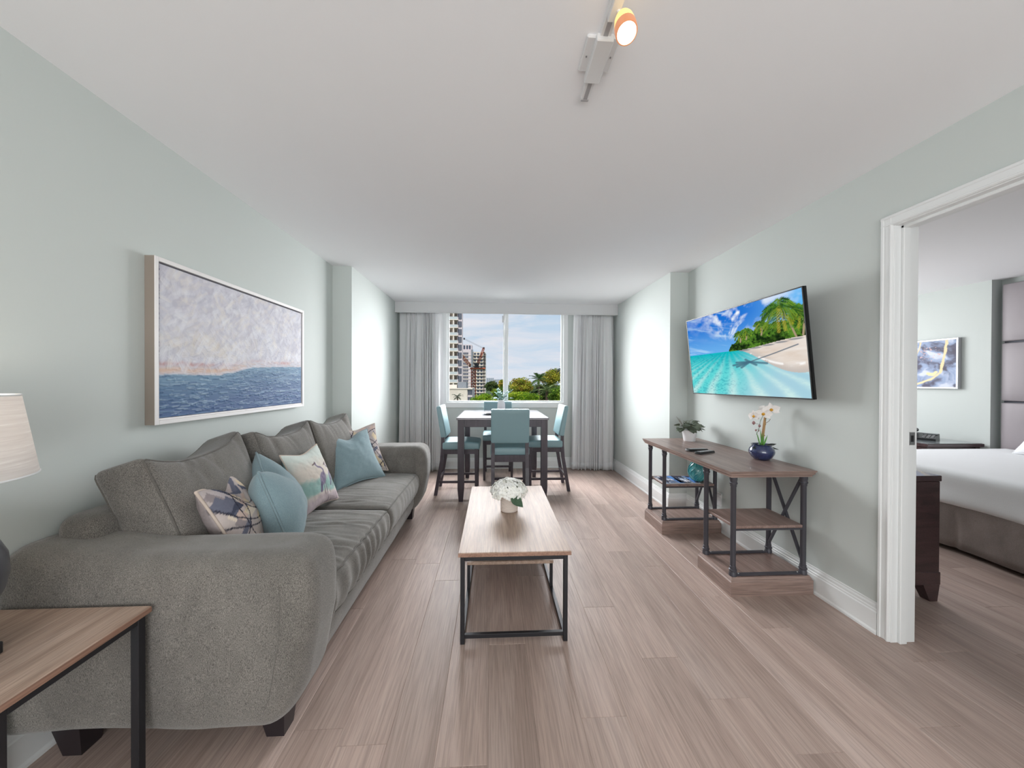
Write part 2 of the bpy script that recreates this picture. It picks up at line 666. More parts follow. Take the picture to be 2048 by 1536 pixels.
# ------------------------------------------------------------------ the room
XL, XR, H = -1.5785, 1.9954, 2.43
YC, YB = 3.57, 5.34            # where the walls step in, back wall
CL, CR = -1.3935, 1.807        # faces of the wall steps
XBW, XB1, XB2 = 2.115, 5.53, 5.41   # bedroom side of the dividing wall, bedroom far wall (near and stepped part)
DY0, DY1, DZ = 0.87, 1.677, 2.095   # door opening
WX0, WX1, WZ0, WZ1 = -0.70, 1.063, 0.982, 2.385


def struct(name, mb, m, parent=None, smooth=None):
    o = mb.build(name, m, parent, smooth)
    if parent is None:
        o['kind'] = 'structure'
    return o


floor = struct('floor', MB().box(-1.75, 5.75, -2.75, 5.45, -.12, -.006), M['plank'])
struct('ceiling', MB().box(-1.75, 5.75, -2.75, 5.45, H, H + .12), M['ceiling'])
struct('wall_left', MB().prism([(-1.70, -2.7), (XL, -2.7), (XL, YC), (CL, YC), (CL, 5.44), (-1.70, 5.44)], 0, H), M['wall'])
w = MB()
w.prism([(XR, -2.7), (XBW, -2.7), (XBW, DY0), (XR, DY0)], 0, H)
w.box(XR, XBW, DY0, DY1, DZ, H)
w.prism([(XR, DY1), (XBW, DY1), (XBW, 5.44), (CR, 5.44), (CR, 3.555), (XR, 3.555)], 0, H)
struct('wall_right', w, M['wall'])
w = MB()
w.box(CL - .05, WX0, YB, YB + .10, 0, H)
w.box(WX1, CR + .05, YB, YB + .10, 0, H)
w.box(WX0, WX1, YB, YB + .10, 0, WZ0)
w.box(WX0, WX1, YB, YB + .10, WZ1, H)
struct('wall_back', w, M['wall'])
struct('wall_front', MB().box(-1.70, 5.7, -2.75, -2.65, 0, H), M['wall'])
struct('wall_bedroom_right', MB().prism([(XB1, -2.7), (5.70, -2.7), (5.70, 5.44), (XB2, 5.44), (XB2, 3.59), (XB1, 3.59)], 0, H), M['wall'])
w = MB()
w.box(XBW, 2.8, YB, YB + .10, 0, H)
w.box(4.6, 5.7, YB, YB + .10, 0, H)
w.box(2.8, 4.6, YB, YB + .10, 0, 1.0)
w.box(2.8, 4.6, YB, YB + .10, 2.3, H)
struct('wall_bedroom_back', w, M['wall'])
struct('wall_bedroom_front', MB().box(XBW, 5.6, -.75, -.65, 0, H), M['wall'])

# floor planks: rows .18 m wide, along the room
_pm = {}


def plank_mesh(wd, ln):
    k = (round(wd, 3), round(ln, 3))
    if k not in _pm:
        a, b, c = wd / 2, ln / 2, .0016
        vs = [(-a, -b, -.006), (a, -b, -.006), (a, b, -.006), (-a, b, -.006),
              (-a, -b, -.0014), (a, -b, -.0014), (a, b, -.0014), (-a, b, -.0014),
              (-a + c, -b + c, 0), (a - c, -b + c, 0), (a - c, b - c, 0), (-a + c, b - c, 0)]
        fs = [(0, 1, 5, 4), (1, 2, 6, 5), (2, 3, 7, 6), (3, 0, 4, 7), (4, 5, 9, 8), (5, 6, 10, 9), (6, 7, 11, 10), (7, 4, 8, 11), (8, 9, 10, 11)]
        me = bpy.data.meshes.new('plank')
        me.from_pydata(vs, [], fs)
        me.materials.append(M['plank'])
        _pm[k] = me
    return _pm[k]


JOINT = {0: 1.405, -1: 1.63, -2: 2.017, 1: 2.45, 2: 2.085, 3: 1.80, 4: 1.25, 5: 2.3, 6: 1.55, 8: 1.786, 11: 1.912, -3: 1.35, -4: 2.36, -5: 1.75, -6: 1.2}
PL = 1.27
rr = random.Random(3)
for k in range(-14, 26):
    x0 = .883 + .18 * k
    x1 = x0 + .18
    if x1 < XL + .01 or x0 > XB1 - .01:
        continue
    x0, x1 = max(x0, XL), min(x1, XB1)
    y_start, y_end = (-.35, YB) if x0 < 2.0 else (.75, 4.75)
    j = JOINT.get(k, None)
    j = j if j is not None else rr.uniform(0, PL)
    n0 = math.floor((y_start - j) / PL)
    y = j + n0 * PL
    while y < y_end - .01:
        a, b = max(y, y_start), min(y + PL, y_end)
        y += PL
        if b - a < .02:
            continue
        o = bpy.data.objects.new('plank', plank_mesh(x1 - x0, b - a))
        COL.objects.link(o)
        o.location = ((x0 + x1) / 2, (a + b) / 2, 0)
        o.parent = floor

# baseboards: a stepped profile swept along the wall foot
PROF = [(0, 0), (.021, 0), (.021, .012), (.016, .022), (.016, .112), (.0125, .118), (.0125, .126), (.009, .131), (.009, .142), (.005, .150), (.005, .157), (0, .160)]


def sweep(path, closed=False):
    """path: xy points with the room on the left-hand side of travel"""
    mb = MB()
    n = len(path)
    P = [Vector((p[0], p[1])) for p in path]
    rings = []
    for i in range(n):
        d0 = (P[i] - P[i - 1]).normalized() if i else None
        d1 = (P[i + 1] - P[i]).normalized() if i < n - 1 else None
        n0 = Vector((-d0.y, d0.x)) if d0 else None
        n1 = Vector((-d1.y, d1.x)) if d1 else None
        if n0 and n1:
            m_ = (n0 + n1)
            m_ = m_ / (1 + n0.dot(n1))
        else:
            m_ = n0 or n1
        rings.append([(P[i].x + m_.x * o, P[i].y + m_.y * o, z) for o, z in PROF])
    k = len(PROF)
    vs = [p for r in rings for p in r]
    fs = [(i * k + a, i * k + (a + 1) % k, (i + 1) * k + (a + 1) % k, (i + 1) * k + a) for i in range(n - 1) for a in range(k)]
    fs += [tuple(range(k)), tuple((n - 1) * k + a for a in range(k))[::-1]]
    return mb.add(vs, fs)


struct('baseboard_right', sweep([(XR, 1.725), (XR, 3.555), (CR, 3.555), (CR, YB - .0)]), M['trim'])
struct('baseboard_back', sweep([(CR, YB), (CL, YB)]), M['trim'])
struct('baseboard_left', sweep([(CL, YB), (CL, YC), (XL, YC), (XL, -2.64)]), M['trim'])
struct('baseboard_bedroom', sweep([(XB1, -.6), (XB1, 3.59), (XB2, 3.59), (XB2, YB)]), M['trim'])

# window_1: casing, sill, sash frame, mullion, two panes
win = thing('window_1', None, None, (.18, YB, 1.0), kind='structure')
y0 = YB - .018
mb = MB()
mb.cbox(WX0 - .062, WX0 + .008, y0, YB + .005, WZ0 - .062, H - .02, .004)
mb.build('window_casing', M['trim'], win)
mb = MB()
mb.cbox(WX1 - .008, WX1 + .062, y0, YB + .005, WZ0 - .062, H - .02, .004)
mb.build('window_casing', M['trim'], win)
mb = MB()
mb.cbox(WX0 - .062, WX1 + .062, y0 - .004, YB + .005, WZ0 - .070, WZ0 + .010, .004)
mb.build('window_sill', M['trim'], win)
mb = MB()
mb.cbox(WX0, WX1, y0, YB + .005, WZ1 - .01, H - .02, .004)
mb.build('window_casing', M['trim'], win)
for a, b in ((WX0, WX0 + .036), (WX1 - .036, WX1)):
    MB().cbox(a, b, YB + .03, YB + .07, WZ0, WZ1, .003).build('sash_stile', M['trim'], win)
for a, b in ((WZ0, WZ0 + .034), (WZ1 - .036, WZ1)):
    MB().cbox(WX0 + .03, WX1 - .03, YB + .03, YB + .07, a, b, .003).build('sash_rail', M['trim'], win)
mb = MB()
mb.cbox(.147, .182, YB + .034, YB + .07, WZ0 + .03, WZ1 - .03, .003)
mb.cbox(.180, .222, YB + .020, YB + .055, WZ0 + .03, WZ1 - .03, .003)
mb.cbox(.168, .180, YB + .012, YB + .03, WZ0 + .03, WZ1 - .03, .003)
mb.build('mullion', M['trim'], win)
MB().cbox(.130, .146, YB + .028, YB + .045, 2.20, 2.30, .003).build('window_latch', M['steel'], win)
for a, b in ((WX0 + .034, .150), (.218, WX1 - .034)):
    MB().box(a, b, YB + .046, YB + .050, WZ0 + .032, WZ1 - .034).build('pane', M['glass'], win)

# pelmet board over the curtains
mb = MB()
mb.cbox(CL + .001, CR - .001, 5.084, 5.106, 2.286, H, .003)
mb.cbox(CL + .001, CR - .001, 5.079, 5.110, 2.274, 2.290, .003)
struct('trim_1', mb, M['pelmet'])

# door_1: casing on the living-room side, jamb, stop, strike plate
door = thing('door_1', None, None, (XR, 1.7, 0), kind='structure')


def casing(y_a, y_b, z0, z1, horizontal=False):
    m_ = MB()
    XR = globals()['XR'] - (.0012 if horizontal else 0)
    m_.cbox(XR - .014, XR + .002, y_a, y_b, z0, z1, .003)
    if not horizontal:
        m_.cbox(XR - .019, XR + .002, y_b - .016, y_b - .001, z0, z1, .003)
        m_.cbox(XR - .017, XR + .002, y_a + .003, y_a + .012, z0, z1, .002)
    else:
        m_.cbox(XR - .019, XR + .002, y_a, y_b, z1 - .016, z1 - .001, .003)
        m_.cbox(XR - .017, XR + .002, y_a, y_b, z0 + .003, z0 + .012, .002)
    return m_


casing(1.672, 1.7235, 0, 2.142).build('door_casing', M['trim'], door)
casing(DY0 - .047, DY0 + .005, 0, 2.142).build('door_casing', M['trim'], door)
casing(DY0 - .047, 1.7235, 2.088, 2.142, True).build('head_casing', M['trim'], door)
MB().cbox(XR - .004, XBW + .004, 1.668, DY1 + .002, 0, 2.10, .002).build('door_jamb', M['trim'], door)
MB().cbox(XR - .004, XBW + .004, DY0 - .002, DY0 + .010, 0, 2.10, .002).build('door_jamb', M['trim'], door)
MB().cbox(XR - .004, XBW + .004, DY0, DY1, 2.084, 2.10, .002).build('head_jamb', M['trim'], door)
MB().cbox(2.024, 2.062, 1.654, 1.669, 0, 2.085, .003).build('door_stop', M['trim'], door)
MB().cbox(2.024, 2.062, DY0, 1.669, 2.070, 2.086, .003).build('door_stop', M['trim'], door)
sp = MB().cbox(2.074, 2.106, 1.6655, 1.669, .992, 1.056, .001).build('strike_plate', M['steel'], door)
MB().cbox(2.083, 2.098, 1.6645, 1.666, 1.008, 1.040, .0004).build('latch_hole', M['phone_black'], sp)

# wall outlet by the console
ot = thing('wall_outlet', 'white wall outlet plate low on the wall behind the console', 'outlet', (XR, 3.03, .27))
MB().cbox(XR - .006, XR, 2.990, 3.062, .215, .330, .002).build('cover_plate', M['trim'], ot)
for z in (.247, .298):
    MB().cbox(XR - .008, XR - .004, 3.008, 3.044, z - .014, z + .014, .002).build('socket', M['ceiling'], ot)

# ------------------------------------------------------------------ curtains


def curtain(name, label, xa0, xb0, xa1, xb1, folds, seed):
    """xa0..xb0 at the top, xa1..xb1 at the hem"""
    rs = random.Random(seed)
    nx, nz = 260, 44
    ph = [rs.uniform(0, 6.28) for _ in range(6)]
    vs, fs = [], []
    for j in range(nz + 1):
        t = j / nz
        z = 2.292 - t * (2.292 - .016)
        amp = .016 + .030 * min(1, t * 3.0)
        a = xa0 + (xa1 - xa0) * t ** .7
        b = xb0 + (xb1 - xb0) * t ** .7
        for i in range(nx + 1):
            s = i / nx
            w_ = 2 * PI * (folds * s + .75 * math.sin(s * 7.3 + ph[0]) + .42 * math.sin(s * 15.1 + ph[5])) + .5 * math.sin(t * 2.2 + s * 14 + ph[1])
            big = .55 + .75 * float(vnoise(s * 6, t * .8, seed))
            y = 5.170 + amp * big * (math.sin(w_) + .35 * math.sin(2.0 * w_ + ph[2]) + .45 * math.sin(w_ * .37 + ph[3])) * .8
            y += .004 * math.sin(w_ * 2.7 + t * 5)
            x = a + (b - a) * s + amp * .30 * math.sin(2 * w_ + ph[4])
            vs.append((x, y, z + (.006 * math.sin(w_) if j == nz else 0)))
    for j in range(nz):
        for i in range(nx):
            q = j * (nx + 1) + i
            fs.append((q, q + nx + 1, q + nx + 2, q + 1))
    c = thing(name, label, 'curtain', ((xa1 + xb1) / 2, 5.17, 0), 'window curtains')
    o = MB().add(vs, fs).build('curtain_panel', M['curtain'], c, 180)
    md = o.modifiers.new('thickness', 'SOLIDIFY')
    md.thickness = .0018
    # stitched hem: a second layer of cloth along the bottom
    vs2 = []
    rows = [k for k in range(nz + 1) if 2.292 - k / nz * 2.276 < .13]
    for k in rows:
        vs2 += [(x, y - .0022, z) for x, y, z in vs[k * (nx + 1):(k + 1) * (nx + 1)]]
    fs2 = []
    for j in range(len(rows) - 1):
        for i in range(nx):
            q = j * (nx + 1) + i
            fs2.append((q, q + nx + 1, q + nx + 2, q + 1))
    hm = MB().add(vs2, fs2).build('hem', M['curtain'], c, 180)
    md = hm.modifiers.new('thickness', 'SOLIDIFY')
    md.thickness = .0018
    return c


curtain('curtain', 'white pleated curtain hanging left of the window, by the sofa end', -1.345, -.745, -1.372, -.722, 10, 4)
curtain('curtain', 'white pleated curtain hanging right of the window, by the console side', 1.175, 1.765, 1.140, 1.780, 9, 9)
# ------------------------------------------------------------------ soft shapes
def axis_pts(h, r, m):
    e = [-h, -h + r * .30, -h + r * .62]
    mid = list(np.linspace(-h + r, h - r, m))
    return e + mid + [-x for x in e[::-1]]


class RBox:
    """box with rounded edges on a lattice; deform(q, n, p) moves a surface point"""

    def __init__(self, half, r, m, deform, frame=None):
        self.h = np.array(half, float)
        self.r = r
        self.deform = deform
        self.frame = frame or (lambda q: q)
        self.ax = [axis_pts(half[i], r, m[i]) for i in range(3)]

    def pt(self, p):
        p = np.array(p, float)
        inner = np.clip(p, -(self.h - self.r), self.h - self.r)
        d = p - inner
        l = np.linalg.norm(d)
        n = d / l if l > 1e-9 else np.array([0, 0, 1.0])
        q = inner + n * self.r
        return self.frame(self.deform(q, n, p))

    def mesh(self):
        A = self.ax
        n = [len(a) for a in A]
        idx = {}
        vs, fs = [], []

        def vid(i, j, k):
            key = (i, j, k)
            if key not in idx:
                idx[key] = len(vs)
                vs.append(self.pt((A[0][i], A[1][j], A[2][k])))
            return idx[key]
        for ax in range(3):
            u, v = (ax + 1) % 3, (ax + 2) % 3
            for side in (0, n[ax] - 1):
                for a in range(n[u] - 1):
                    for b in range(n[v] - 1):
                        q = []
                        for da, db in ((0, 0), (1, 0), (1, 1), (0, 1)):
                            t = [0, 0, 0]
                            t[ax] = side
                            t[u] = a + da
                            t[v] = b + db
                            q.append(vid(*t))
                        fs.append(tuple(q) if side else tuple(q[::-1]))
        return MB().add(vs, fs)

    def loop(self, ax, side, step=.03):
        """closed path along the rim of one face (its rounded edge)"""
        h = self.h
        u, v = (ax + 1) % 3, (ax + 2) % 3
        r = self.r * .9
        pts = []

        def seg(a, b):
            k = max(2, int(np.linalg.norm(np.array(b) - np.array(a)) / step))
            return [tuple(np.array(a) + (np.array(b) - np.array(a)) * i / k) for i in range(k)]
        c = [(-h[u], -h[v]), (h[u], -h[v]), (h[u], h[v]), (-h[u], h[v])]
        for i in range(4):
            for s in seg(c[i], c[(i + 1) % 4]):
                p = [0, 0, 0]
                p[ax] = h[ax] * side
                p[u], p[v] = s
                pts.append(self.pt(p))
        return pts


def rot_frame(center, rx=0, ry=0, rz=0):
    R = (Matrix.Rotation(rz, 3, 'Z') @ Matrix.Rotation(rx, 3, 'X') @ Matrix.Rotation(ry, 3, 'Y'))
    R = np.array(R)
    c = np.array(center, float)
    return lambda q: R @ q + c


def n1(x, y, seed):
    return float(fbm(x, y, seed, 3)) - .5


# ------------------------------------------------------------------ sofa
sofa = thing('sofa', 'grey chenille three-seat sofa standing along the left wall', 'sofa', (-1.1, 2.4, 0))


def front_x(z):
    return float(np.interp(z, [.10, .13, .25, .45, .58, .68, .74], [-.715, -.700, -.645, -.606, -.606, -.622, -.635]))


def arm(y0, y1, seed, inward):
    half = (.47, (y1 - y0) / 2, .295)

    def d(q, n, p):
        x, y, z = q
        Z = z + .415
        lift = .035 * float(sstep(-.05, -.38, x))
        Z2 = Z + lift * max(0, (Z - .3) / .41) + .006 * n1(x * 6, y * 6, seed) * 2
        t = (x + .47) / .94
        X = max(-1.66 + t * (front_x(min(Z, .72)) + 1.66), -1.572 + .0005 * t)
        # cloth hangs out a little low on the outer face, tucked under at the hem
        Y = y + inward * (-.014) * math.sin(PI * min(1, max(0, (Z - .12) / .6))) + .008 * n1(X * 5, Z * 5, seed + 3)
        if Z < .16:
            Z2 += .008 * math.sin(X * 7 + seed)
        return np.array([X, Y + (y0 + y1) / 2, Z2])
    b = RBox(half, .072, (30, 12, 18), d)
    o = b.mesh().build('arm', M['sofa'], sofa, 180)
    return o, b


a1, ab1 = arm(1.215, 1.475, 11, 1)
a2, ab2 = arm(3.235, 3.535, 21, -1)
# welts down the front panels of the arms
for o, bx_, ys in ((a1, ab1, (-1,)), (a2, ab2, (-1,))):
    for s in ys:
        pts = [bx_.pt((.47 - .085, s * bx_.h[1], z)) for z in np.linspace(-.22, .20, 24)]
        MB().tube(pts, .0014, 6).build('seam', M['sofa_pipe'], o, 180)


def d_id(q, n, p):
    return q


def d_rail(q, n, p):
    x, y, z = q
    if x > 0:
        x = x - .035 * max(0, (-z) / .1) + .006 * n1(y * 4, z * 9, 5)
    return np.array([x, y, z])


RBox((.40, .92, .105), .022, (4, 40, 5), d_rail, rot_frame((-1.115, 2.355, .195))).mesh().build('base_frame', M['sofa'], sofa, 180)
RBox((.075, 1.09, .345), .05, (3, 50, 10), lambda q, n, p: np.array([q[0], q[1], q[2] + .012 * n1(q[1] * 3, 1, 8)]), rot_frame((-1.485, 2.42, .47))).mesh().build('back_frame', M['sofa'], sofa, 180)


def leg_block(cx, cy, top, bot, h, sx=1):
    t, b = top / 2, bot / 2
    return MB().hull([(cx - t, cy - t, h), (cx + t, cy - t, h), (cx + t, cy + t, h), (cx - t, cy + t, h),
                      (cx - b + .008 * sx, cy - b, 0), (cx + b + .008 * sx, cy - b, 0), (cx + b + .008 * sx, cy + b, 0), (cx - b + .008 * sx, cy + b, 0)])


for cx, cy in ((-.80, 1.365), (-1.46, 1.33), (-.80, 3.42), (-1.46, 3.44)):
    leg_block(cx, cy, .10, .062, .135).build('leg', M['dark_leg'], sofa)


def seat(y0, y1, seed, wr, ruf):
    half = (.36, (y1 - y0) / 2, .105)
    rs = random.Random(seed)
    lines = [(rs.uniform(-half[1] * .9, half[1] * .75), rs.uniform(.010, .020), rs.uniform(.5, 1.0), rs.uniform(-.25, .25), rs.uniform(-.1, .25)) for _ in range(wr)]

    def d(q, n, p):
        x, y, z = q
        u, v = x / half[0], y / half[1]
        crown = .030 * (1 - min(1, abs(u)) ** 3) * (1 - min(1, abs(v)) ** 4)
        if z > -.02:
            z += crown
        # creases across the seat, running front to back
        w_ = 0
        for yc, wd, am, sl, xc in lines:
            yy = y - yc - sl * .12 * (x - xc) - .010 * math.sin(x * 22 + yc * 40)
            fall = math.exp(-((x - xc) / .26) ** 2)
            w_ += am * fall * (math.exp(-(yy / wd) ** 2) - .75 * math.exp(-((yy - 1.5 * wd) / wd) ** 2))
        up = max(0, n[2])
        z += .0075 * w_ * up + .006 * n1(x * 5, y * 5, seed) * up
        fx = max(0, n[0])
        if fx > 0:
            x += fx * (ruf * math.sin(y * 64 + 2.2 * math.sin(y * 9 + seed) + 4 * z) * (.35 + float(vnoise(y * 5, 1, seed))) + .018 * (1 - (z / .11) ** 2) - .02 * max(0, -z / .1))
        return np.array([x, y, z])
    fr = rot_frame((-1.035, (y0 + y1) / 2, .372))
    b = RBox(half, .040, (26, 70, 5), d, fr)
    o = b.mesh().build('seat_cushion', M['sofa'], sofa, 180)
    MB().tube(b.loop(2, 1, .02), .0055, 6, True).build('piping', M['sofa_pipe'], o, 180)
    MB().tube(b.loop(2, -1, .02), .0055, 6, True).build('piping', M['sofa_pipe'], o, 180)
    return o


seat(1.478, 2.335, 31, 30, .0055)
seat(2.342, 3.232, 44, 9, .0025)


def back_cushion(y0, y1, zt, lean, yaw, rollx, seed, xc=-1.315, lift=0.0):
    half = (.095, (y1 - y0) / 2, .275)
    rs = random.Random(seed)
    cr = [(rs.uniform(-.8, .8), rs.uniform(.03, .06), rs.uniform(-.6, .6), rs.uniform(.5, 1)) for _ in range(7)]

    def d(q, n, p):
        x, y, z = q
        u, v = y / half[1], z / half[2]
        puff = (1 - min(1, abs(u)) ** 2.5) * (1 - min(1, abs(v)) ** 2.5)
        x = x * (1 + .55 * puff) if x > 0 else x * (1 + .35 * puff)
        if v > 0:
            z += (.055 * abs(u) ** 3 - .022 * (1 - u * u)) * v ** 2
        y *= 1 - .05 * (1 - v * v) * abs(u)
        w_ = 0
        for c0, wd, sl, am in cr:
            dd = (u - c0 - sl * (v - 1) * .5) / wd
            w_ += am * math.exp(-dd * dd) * max(0, v) ** 1.5 * (1 if v > 0 else 0)
        x += (-.012 * w_ * max(0, n[0])) + .012 * n1(y * 5, z * 5, seed) * n[0]
        z += .004 * n1(y * 14, x * 9, seed + 2) * max(0, n[2])
        # soft horizontal crease low on the front face
        x -= .010 * max(0, n[0]) * math.exp(-((v + .55 + .08 * math.sin(u * 3 + seed)) / .05) ** 2)
        return np.array([x, y, z])
    R = rot_frame((xc, (y0 + y1) / 2, zt - half[2] - .01), rollx, lean, yaw)
    b = RBox(half, .035, (4, 40, 34), d, R)
    o = b.mesh().build('back_cushion', M['sofa'], sofa, 180)
    for s in (1, -1):
        MB().tube(b.loop(0, s, .02), .0045, 6, True).build('piping', M['sofa_pipe'], o, 180)
    return o


back_cushion(1.405, 2.010, .985, math.radians(-19), math.radians(5), math.radians(2.5), 51, -1.325)
back_cushion(2.025, 2.610, .985, math.radians(-17), 0, math.radians(0), 62, -1.315)
back_cushion(2.620, 3.245, .985, math.radians(-17), math.radians(-2), math.radians(0), 73, -1.310)


# ------------------------------------------------------------------ throw pillows
def pillow(name, label, BL, BR, TR, TL, thick, m, seed, colorfn=None, chop=0.0, group='throw pillows on the sofa', ear=.07, n=44, pipe=None, pipe_r=.004):
    BL, BR, TR, TL = [np.array(p, float) for p in (BL, BR, TR, TL)]
    Nn = np.cross(BR - BL, TL - BL)
    Nn /= np.linalg.norm(Nn)
    up = (TL + TR - BL - BR) / 2
    up = up / np.linalg.norm(up)
    n = 96 if colorfn else n

    def base(s, t):
        s2 = s + ear * math.sin(PI * t) * (1 - 2 * s)
        t2 = t + ear * math.sin(PI * s) * (1 - 2 * t)
        p = BL * (1 - s2) * (1 - t2) + BR * s2 * (1 - t2) + TR * s2 * t2 + TL * (1 - s2) * t2
        p = p - up * chop * math.exp(-((s - .5) / .20) ** 2) * t * t
        return p

    g_ = np.linspace(0, 1, n + 1)
    GS, GT = np.meshgrid(g_, g_, indexing='ij')
    NA = fbm(GS * 4, GT * 4, seed, 3) - .5
    NB = fbm(GS * 11, GT * 11, seed + 5, 3) - .5

    def thk(s, t, i, j):
        e = (max(0, 4 * s * (1 - s)) ** .5) * (max(0, 4 * t * (1 - t)) ** .5)
        return thick / 2 * e * (1 + .12 * NA[i, j])
    vs, cs, idx = [], [], {}
    for side in (1, -1):
        for i in range(n + 1):
            for j in range(n + 1):
                rim = i in (0, n) or j in (0, n)
                if rim and side == -1:
                    idx[(side, i, j)] = idx[(1, i, j)]
                    continue
                s, t = i / n, j / n
                p = base(s, t) + side * Nn * thk(s, t, i, j)
                if not rim:
                    p = p + side * Nn * .006 * NB[i, j]
                idx[(side, i, j)] = len(vs)
                vs.append(p)
                cs.append((s, t, side))
    fs = []
    for side in (1, -1):
        for i in range(n):
            for j in range(n):
                q = (idx[(side, i, j)], idx[(side, i + 1, j)], idx[(side, i + 1, j + 1)], idx[(side, i, j + 1)])
                fs.append(q if side == 1 else q[::-1])
    mb = MB().add(vs, fs)
    if colorfn:
        a = np.array(cs)
        mb.c = colorfn(a[:, 0], a[:, 1], a[:, 2])
    o = mb.build(name, m, None, 180)
    tag(o, label, 'pillow', group)
    path = [base(i / n, 0) for i in range(n)] + [base(1, j / n) for j in range(n)] + [base(1 - i / n, 1) for i in range(n)] + [base(0, 1 - j / n) for j in range(n)]
    pm = MB().tube(path, pipe_r, 6, True)
    if colorfn:
        pm.c = np.tile(L3((206, 190, 178)), (len(pm.v), 1))
    pm.build('piping', m, o, 180)
    return o


def geo_print(seed, plain_back):
    def f(s, t, side):
        c = np.tile(L3((178, 170, 174)), (len(s), 1))
        c = lerp(c, L3((200, 186, 178)), fbm(s * 7, t * 7, seed))
        rs = random.Random(seed)
        pal = [(96, 100, 118), (214, 196, 168), (74, 78, 96), (222, 208, 192), (150, 140, 142), (200, 178, 168), (110, 112, 128)]
        for k in range(44):
            cx, cy = rs.uniform(.03, .97), rs.uniform(.03, .97)
            an = rs.choice([.6, .75, 2.3, 2.5, .35])
            a, b = rs.uniform(.05, .16), rs.uniform(.025, .065)
            x = (s - cx) * math.cos(an) + (t - cy) * math.sin(an)
            y = -(s - cx) * math.sin(an) + (t - cy) * math.cos(an)
            inside = (np.abs(x) < a) & (np.abs(y + .25 * x) < b)
            c[inside] = L3(rs.choice(pal))
        for k in range(9):
            cx, cy, r = rs.uniform(-.3, 1.3), rs.uniform(-.3, 1.3), rs.uniform(.35, .9)
            d = np.abs(np.hypot(s - cx, t - cy) - r)
            c[d < .008] = L3((60, 60, 72))
        c = c * (.93 + .14 * fbm(s * 60, t * 60, seed + 9))[:, None]
        if plain_back:
            bk = side < 0
            c[bk] = (L3((150, 140, 140)) * (.85 + .3 * fbm(s[bk] * 50, t[bk] * 50, 3))[:, None])
        return c
    return f


def seg_dist(s, t, pts):
    d = np.full(len(s), 9.0)
    for (x0, y0), (x1, y1) in zip(pts[:-1], pts[1:]):
        dx, dy = x1 - x0, y1 - y0
        k = np.clip(((s - x0) * dx + (t - y0) * dy) / (dx * dx + dy * dy + 1e-9), 0, 1)
        d = np.minimum(d, np.hypot(s - x0 - k * dx, t - y0 - k * dy))
    return d


def heron_print(s, t, side):
    nz = fbm(s * 5, t * 9, 77)
    c = lerp(np.tile(L3((226, 216, 206)), (len(s), 1)), L3((214, 222, 216)), sstep(.62, .95, t + .25 * (nz - .5)))
    teal = sstep(.20, .30, t + .2 * (nz - .5)) * (1 - sstep(.40, .56, t + .25 * (nz - .5)))
    c = lerp(c, L3((146, 190, 186)), teal * .85)
    low = 1 - sstep(.12, .28, t + .2 * (nz - .5))
    c = lerp(c, L3((206, 190, 194)), low)
    reeds = sstep(.62, .8, fbm(s * 26, t * 4, 12)) * low
    c = lerp(c, L3((150, 132, 150)), reeds * .8)
    for ox, oy, sc in ((.50, .30, 1.0), (.80, .34, .74)):
        P = lambda pts: [(ox + x * sc, oy + y * sc) for x, y in pts]
        body = np.hypot((s - ox - .02 * sc) / (.105 * sc), (t - oy - .16 * sc - .5 * (s - ox)) / (.12 * sc))
        fe = fbm(s * 40, t * 12, 5)
        c = lerp(c, lerp(np.tile(L3((112, 106, 132)), (len(s), 1)), L3((176, 164, 184)), fe), (1 - sstep(.8, 1.05, body)))
        neck = seg_dist(s, t, P([(.08, .24), (.12, .32), (.07, .38), (.0, .41), (-.03, .46), (0.0, .50)]))
        c = lerp(c, L3((140, 130, 152)), 1 - sstep(.014 * sc, .024 * sc, neck))
        beak = seg_dist(s, t, P([(0.0, .50), (-.10, .46)]))
        c = lerp(c, L3((120, 104, 100)), 1 - sstep(.006, .014, beak))
        legs = np.minimum(seg_dist(s, t, P([(.0, .08), (-.01, -.12)])), seg_dist(s, t, P([(.05, .08), (.06, -.12)])))
        c = lerp(c, L3((126, 110, 120)), 1 - sstep(.005, .012, legs))
        tail = seg_dist(s, t, P([(-.05, .10), (-.11, -.04)]))
        c = lerp(c, L3((118, 110, 136)), 1 - sstep(.018, .034, tail))
    c[side < 0] = L3((150, 190, 188))
    return c * (.95 + .1 * fbm(s * 70, t * 70, 4))[:, None]


pillow('throw_pillow', 'geometric print pillow propped by the near sofa arm, left of a blue pillow', (-1.00, 1.500, .50), (-1.15, 1.870, .50), (-1.345, 1.800, .905), (-1.155, 1.440, .865), .17, M['print_cloth'], 5, geo_print(7, True), .075, pipe_r=.006)
pillow('throw_pillow', 'dusty blue pillow set edge-on between the geometric and heron pillows', (-.905, 1.665, .49), (-1.10, 2.060, .49), (-1.315, 2.040, .905), (-1.075, 1.680, .880), .24, M['blue_pillow'], 6, None, .07, pipe_r=.006)
pillow('throw_pillow', 'pale pillow printed with a grey heron over teal water', (-1.105, 2.130, .495), (-1.055, 2.490, .495), (-1.165, 2.405, .885), (-1.215, 2.085, .875), .15, M['print_cloth'], 8, heron_print, .01)
pillow('throw_pillow', 'dusty blue pillow facing the room near the far sofa arm', (-1.138, 2.625, .495), (-.905, 3.045, .495), (-1.090, 3.125, .890), (-1.345, 2.780, .890), .15, M['blue_pillow'], 9, None, .05)
pillow('throw_pillow', 'geometric print pillow tucked behind the far blue pillow', (-1.22, 2.920, .515), (-.925, 3.185, .515), (-1.075, 3.275, .920), (-1.365, 3.005, .915), .10, M['print_cloth'], 10, geo_print(23, False), .02)
